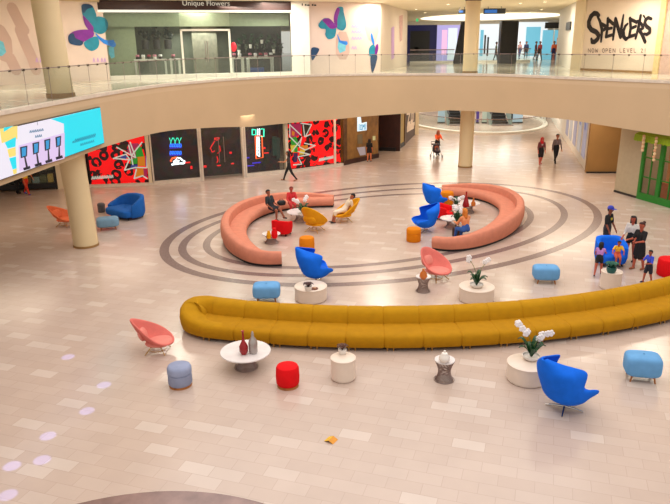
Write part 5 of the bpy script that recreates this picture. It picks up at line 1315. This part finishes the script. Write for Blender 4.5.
# walking and standing on the ground floor
person('woman with long dark hair walking left in dark trousers past the neon shop', G(289.5, 181), -88, 1.66, ((26, 6), (-22, 14)), ((-18, 8, 12), (40, 6, 50)), 3, skin=(196, 128, 92), top=(60, 54, 52), bottom=(18, 16, 20), shoe=(160, 110, 80), hairlen='long', sleeve=.15)
person('girl in black top with bare legs facing the brown timber shop', G(369.3, 161.6), 165, 1.42, ((4, 0), (-4, 4)), skin=(216, 120, 76), top=(16, 14, 18), bottom=(20, 18, 22), hairlen='long', sleeve=.4, leg_cover=.2)
person('man in grey sweater and black trousers walking beside the woman in a red scarf', G(555, 163.3), 8, 1.78, ((18, 4), (-14, 18)), ((-12, 8, 10), (14, 8, 12)), 2, skin=(190, 120, 92), top=(128, 112, 112), bottom=(22, 20, 24), hair=(60, 44, 36), sleeve=1)
person('woman in a red headscarf and patterned top walking beside the man in grey', G(540, 164.8), 4, 1.62, ((14, 4), (-10, 14)), ((10, 14, 15), (-10, 14, 15)), 2, skin=(206, 104, 84), top=(120, 56, 62), bottom=(26, 22, 26), shoe=(190, 70, 60), scarf=(206, 24, 40), sleeve=.8, leg_cover=.45, print_patch=(210, 190, 190))
SW = G(437, 155.5)
person('woman in an orange top pushing a dark stroller toward the hall', SW, 12, 1.64, ((14, 4), (-12, 12)), ((38, 6, 40), (38, 6, 40)), 6, skin=(190, 120, 90), top=(236, 92, 40), bottom=(40, 34, 40), hair=(150, 60, 30), hairlen='long', sleeve=.5)
st = thing('stroller', 'dark baby stroller pushed by the woman in orange', 'stroller', SW + Vector((-.18, -.85, 0)), R(12))
for sx in (-1, 1):
    MB().tube([(sx * .22, .45, .98), (sx * .24, .2, .7), (sx * .26, -.3, .14)], .016, 6).build('frame_tube', M['darkgrey'], st); MB().tube([(sx * .24, .05, .55), (sx * .27, .3, .12)], .016, 6).build('frame_tube', M['darkgrey'], st)
    for y in (-.32, .3):
        mbw = MB(); mbw.tube([(sx * .28, y + .1 * cos(k * pi / 8), .115 + .1 * sin(k * pi / 8)) for k in range(16)], .018, 6, True); mbw.tube([(sx * .25, y, .115), (sx * .31, y, .115)], .02, 6)
        mbw.build('wheel', M['skirtblack'], st)
MB().tube([(-.22, .45, .98), (.22, .45, .98)], .02, 6).build('handle', M['skirtblack'], st)
MB().ball((0, -.05, .42), (.2, .26, .1), 16, 8, e=.6).build('seat', pm((60, 50, 60)), st); MB().ball((0, .14, .62), (.2, .07, .24), 16, 8, e=.6).build('backrest', pm((60, 50, 60)), st)
mb = MB(); mb.grid([[(.23 * sx, .12 + .26 * sin(a) * -1, .68 + .22 * cos(a)) for sx in (-1, -.5, 0, .5, 1)] for a in [R(-60 + 15 * k) for k in range(9)]]); solid(mb.build('canopy', pm((50, 44, 54)), st), .01)
person('toddler in orange sitting in the dark stroller', SW + Vector((-.18, -.87, 0)), 12, .85, ((70, 60), (70, 60)), ((30, 10, 30), (30, 10, 30)), -12, seat=.50, skin=(200, 140, 110), top=(214, 120, 90), bottom=(90, 80, 90), vox=.026)
person('child in a yellow top and red trousers walking under the big screen', G(27.5, 194.8), 62, 1.38, ((26, 4), (-24, 10)), ((10, 10, 10), (-10, 60, 20)), 4, skin=(190, 110, 70), top=(236, 190, 40), bottom=(206, 52, 22), shoe=(20, 40, 160), sleeve=.3)
person('adult in black and dark red standing behind the child at far left', G(18.5, 193.5), 90, 1.72, ((5, 4), (-5, 4)), ((50, 10, 20), (20, 10, 30)), 12, skin=(150, 80, 60), top=(90, 20, 30), bottom=(18, 16, 20), hairlen='long', sleeve=1)
# seated on the sofas
person('man in a dark shirt and shorts sitting cross-legged on the left pink sofa', G(271.5, 209, .43) - Vector((0, 0, .43)), 52, 1.62, ((80, 84), (84, 50)), ((28, 14, 50), (30, 14, 60)), -16, seat=.40, skin=(150, 84, 60), top=(30, 40, 46), bottom=(30, 28, 34), leg_cover=.36, sleeve=.4)
person('person in red clothes sitting on the left pink sofa behind the flowers', G(291.5, 205, .43) - Vector((0, 0, .43)), 15, 1.5, ((82, 84), (82, 84)), ((22, 12, 50), (22, 12, 50)), 4, seat=.45, skin=(190, 80, 64), top=(206, 40, 46), bottom=(196, 50, 52), hair=(120, 50, 40), sleeve=.9)
person('dark haired person in white reclining in the amber yellow chair', YC2 + Vector((.02, 0, 0)), -74, 1.66, ((76, 62), (82, 70)), ((20, 12, 50), (30, 12, 40)), -36, seat=.40, skin=(168, 92, 62), top=(216, 196, 170), bottom=(226, 208, 186), leg_cover=.62, sleeve=.35)
t_ = thing('handbag', 'small black bag lying on the left pink sofa between two people', 'bag', G(281.5, 205.3, .445), R(20))
MB().ball((0, 0, .11), (.19, .12, .11), 16, 8, e=.6).build('body', M['skirtblack'], t_); MB().tube([(-.1, 0, .2), (-.06, 0, .27), (.06, 0, .27), (.1, 0, .2)], .012, 6).build('strap', M['skirtblack'], t_)
person('person with orange hair and a tan top sitting with back turned on the right sofa', G(465.5, 233, .43) - Vector((0, 0, .43)), 205, 1.66, ((80, 80), (84, 70)), ((24, 12, 60), (24, 12, 60)), 8, seat=.45, skin=(206, 140, 100), top=(222, 140, 90), bottom=(40, 90, 170), hair=(206, 120, 40), hairlen='long', sleeve=.9)
t_ = thing('tote_bag', 'dark brown tote bag at the feet of the person in tan', 'bag', G(456.5, 237), R(15))
MB().ball((0, 0, .21), (.17, .1, .21), 16, 8, e=.45).build('body', mat('dark_brown_leather', (66, 34, 20), .5, 0, .15), t_); MB().tube([(-.08, 0, .4), (-.05, 0, .52), (.05, 0, .52), (.08, 0, .4)], .012, 6).build('strap', M['dark'], t_)
# the family
person('man in a blue cap and black printed t-shirt behind the cobalt armchair', G(604.5, 252), 40, 1.66, ((2, 0), (-2, 2)), ((8, 8, 20), (8, 8, 20)), 2, skin=(140, 76, 56), top=(14, 14, 20), bottom=(40, 40, 50), cap=(50, 60, 170), sleeve=.4, print_patch=(190, 170, 50))
person('woman in a white patterned blouse and black shorts beside the armchair', G(628.5, 261.5), -50, 1.6, ((8, 4), (-6, 4)), ((12, 8, 40), (12, 10, 30)), 2, skin=(176, 84, 62), top=(206, 200, 196), bottom=(18, 16, 20), hairlen='long', sleeve=.7, leg_cover=.16)
person('woman in a black top and skirt holding her hands, nearest the boy', G(637, 269.5), -62, 1.6, ((6, 3), (-8, 4)), ((20, 8, 70), (20, 8, 70)), 3, skin=(180, 90, 66), top=(16, 14, 18), bottom=(14, 12, 16), hair=(60, 26, 18), hairlen='bun', sleeve=.4, leg_cover=.4, skirt=.26, shoe=(150, 90, 60))
person('small girl in a lilac top and black shorts with long dark hair', G(597.5, 276), 150, 1.1, ((18, 4), (-16, 8)), ((30, 12, 40), (20, 12, 30)), 8, skin=(176, 84, 60), top=(190, 130, 200), bottom=(18, 16, 22), hairlen='long', sleeve=.2, leg_cover=.2, vox=.022)
person('child in a yellow top sitting forward on the cobalt armchair', G(616.5, 269, 0) + Vector((0, .08, 0)), -12, 1.0, ((72, 70), (64, 74)), ((35, 30, 30), (25, 20, 40)), 14, seat=.43, skin=(182, 88, 60), top=(232, 180, 40), bottom=(206, 90, 60), sleeve=.35, leg_cover=.3, vox=.022)
person('small boy in a bright blue t-shirt and dark shorts next to the red pouf', G(647, 282.5), -70, 1.06, ((14, 6), (-6, 10)), ((30, 14, 70), (20, 14, 70)), 2, skin=(170, 84, 60), top=(50, 70, 200), bottom=(26, 26, 44), shoe=(24, 30, 70), sleeve=.45, leg_cover=.4, vox=.022)
# far gallery crowd
for x, y, top_, bot_, rz_, lab in [(519, 59, (170, 130, 130), (50, 60, 110), 20, 'pale shirted person leftmost of the small crowd on the far gallery'), (525.5, 58.5, (30, 40, 80), (26, 28, 40), -20, 'person in navy second from left in the far gallery crowd'), (535, 60, (80, 40, 40), (30, 30, 36), 60, 'person in dark red in the middle of the far gallery crowd'), (539, 61, (150, 50, 50), (24, 24, 28), -60, 'person in red beside the middle of the far gallery crowd'), (543.5, 59.5, (110, 100, 80), (30, 30, 34), 10, 'person in olive near the cyan shopfront'), (553, 60.5, (200, 90, 50), (40, 30, 80), -30, 'person in orange at the right end of the far gallery'), (495.5, 61, (90, 100, 80), (40, 44, 50), 80, 'person in green standing at the left side of the tall black pillar'), (452, 55.5, (190, 180, 180), (60, 60, 80), 0, 'faint pale figure in front of the violet white shopfront')]:
    person(lab, G(x, y, ZU), rz_, 1.68, ((12, 4), (-10, 8)), top=top_, bottom=bot_, skin=(150, 100, 80), sleeve=.5, vox=.03, group='shoppers on the far gallery')

# ================================================================== LIGHT
def area(name, loc, size, power, col=(1, .93, .84), rot=(0, 0, 0), sy=None):
    l = bpy.data.lights.new(name, 'AREA'); l.energy = power; l.color = col; l.size = size
    if sy: l.shape = 'RECTANGLE'; l.size_y = sy
    o = bpy.data.objects.new(name, l); COL.objects.link(o); o.location = loc; o.rotation_euler = rot
    return o
area('atrium_skylight', (2, 18, 17), 24, 4100, (1, .948, .912), sy=34)
for i, (x, y) in enumerate([(-14, 26), (-11, 31), (-6, 36.5), (0, 40), (7, 43), (9, 50), (14, 46), (13, 34), (17, 28)]):
    area('ground_ceiling_light', (x, y, 3.55), 3.6, 90 if i < 2 else 170, (1, .84, .64), sy=3.6)
for i, (x, y) in enumerate([(-13, 27), (-9, 33), (-3, 37.2), (3, 40), (8, 47), (13, 44), (14.5, 35), (12, 56), (20, 66), (17, 32)]):
    area('gallery_ceiling_light', (x, y, ZC - .06), 1.6, 230, (1, .92, .78), sy=1.6)
area('flower_shop_light', U2.pt(5, ZC - 1.6, -1.6), 3, 220, (1, .98, .9), sy=1.5)
area('flower_front_light', U2.pt(5, ZC - .3, -.3), 6, 160, (.95, 1, .85), sy=.3)
area('far_ground_light', (13, 62, 3.5), 10, 1500, (1, .95, .86), sy=14)
for px, py in [(104, 385), (87, 411), (48, 436), (42, 460), (12, 466), (8, 495), (68, 357)]:  # added narrow spots that throw the bluish patches onto the tiles, not real fittings
    p = G(px, py); l = bpy.data.lights.new('floor_patch_spot', 'SPOT'); l.energy = 6500; l.color = (.26, .34, 1); l.spot_size = R(1.5); l.spot_blend = .25; l.shadow_soft_size = .02
    o = bpy.data.objects.new('floor_patch_spot', l); COL.objects.link(o); o.location = p + Vector((1.5, -1, 12)); o.rotation_euler = (p - o.location).to_track_quat('-Z', 'Y').to_euler()
wd = bpy.data.worlds.new('world'); S.world = wd; wd.use_nodes = True
bg = wd.node_tree.nodes['Background']; bg.inputs[0].default_value = (1, .93, .86, 1); bg.inputs[1].default_value = .8
S.view_settings.view_transform = 'Standard'; S.view_settings.look = 'None'; S.view_settings.exposure = 0
S.cycles.use_denoising = True
S.cycles.max_bounces = 6; S.cycles.transparent_max_bounces = 12
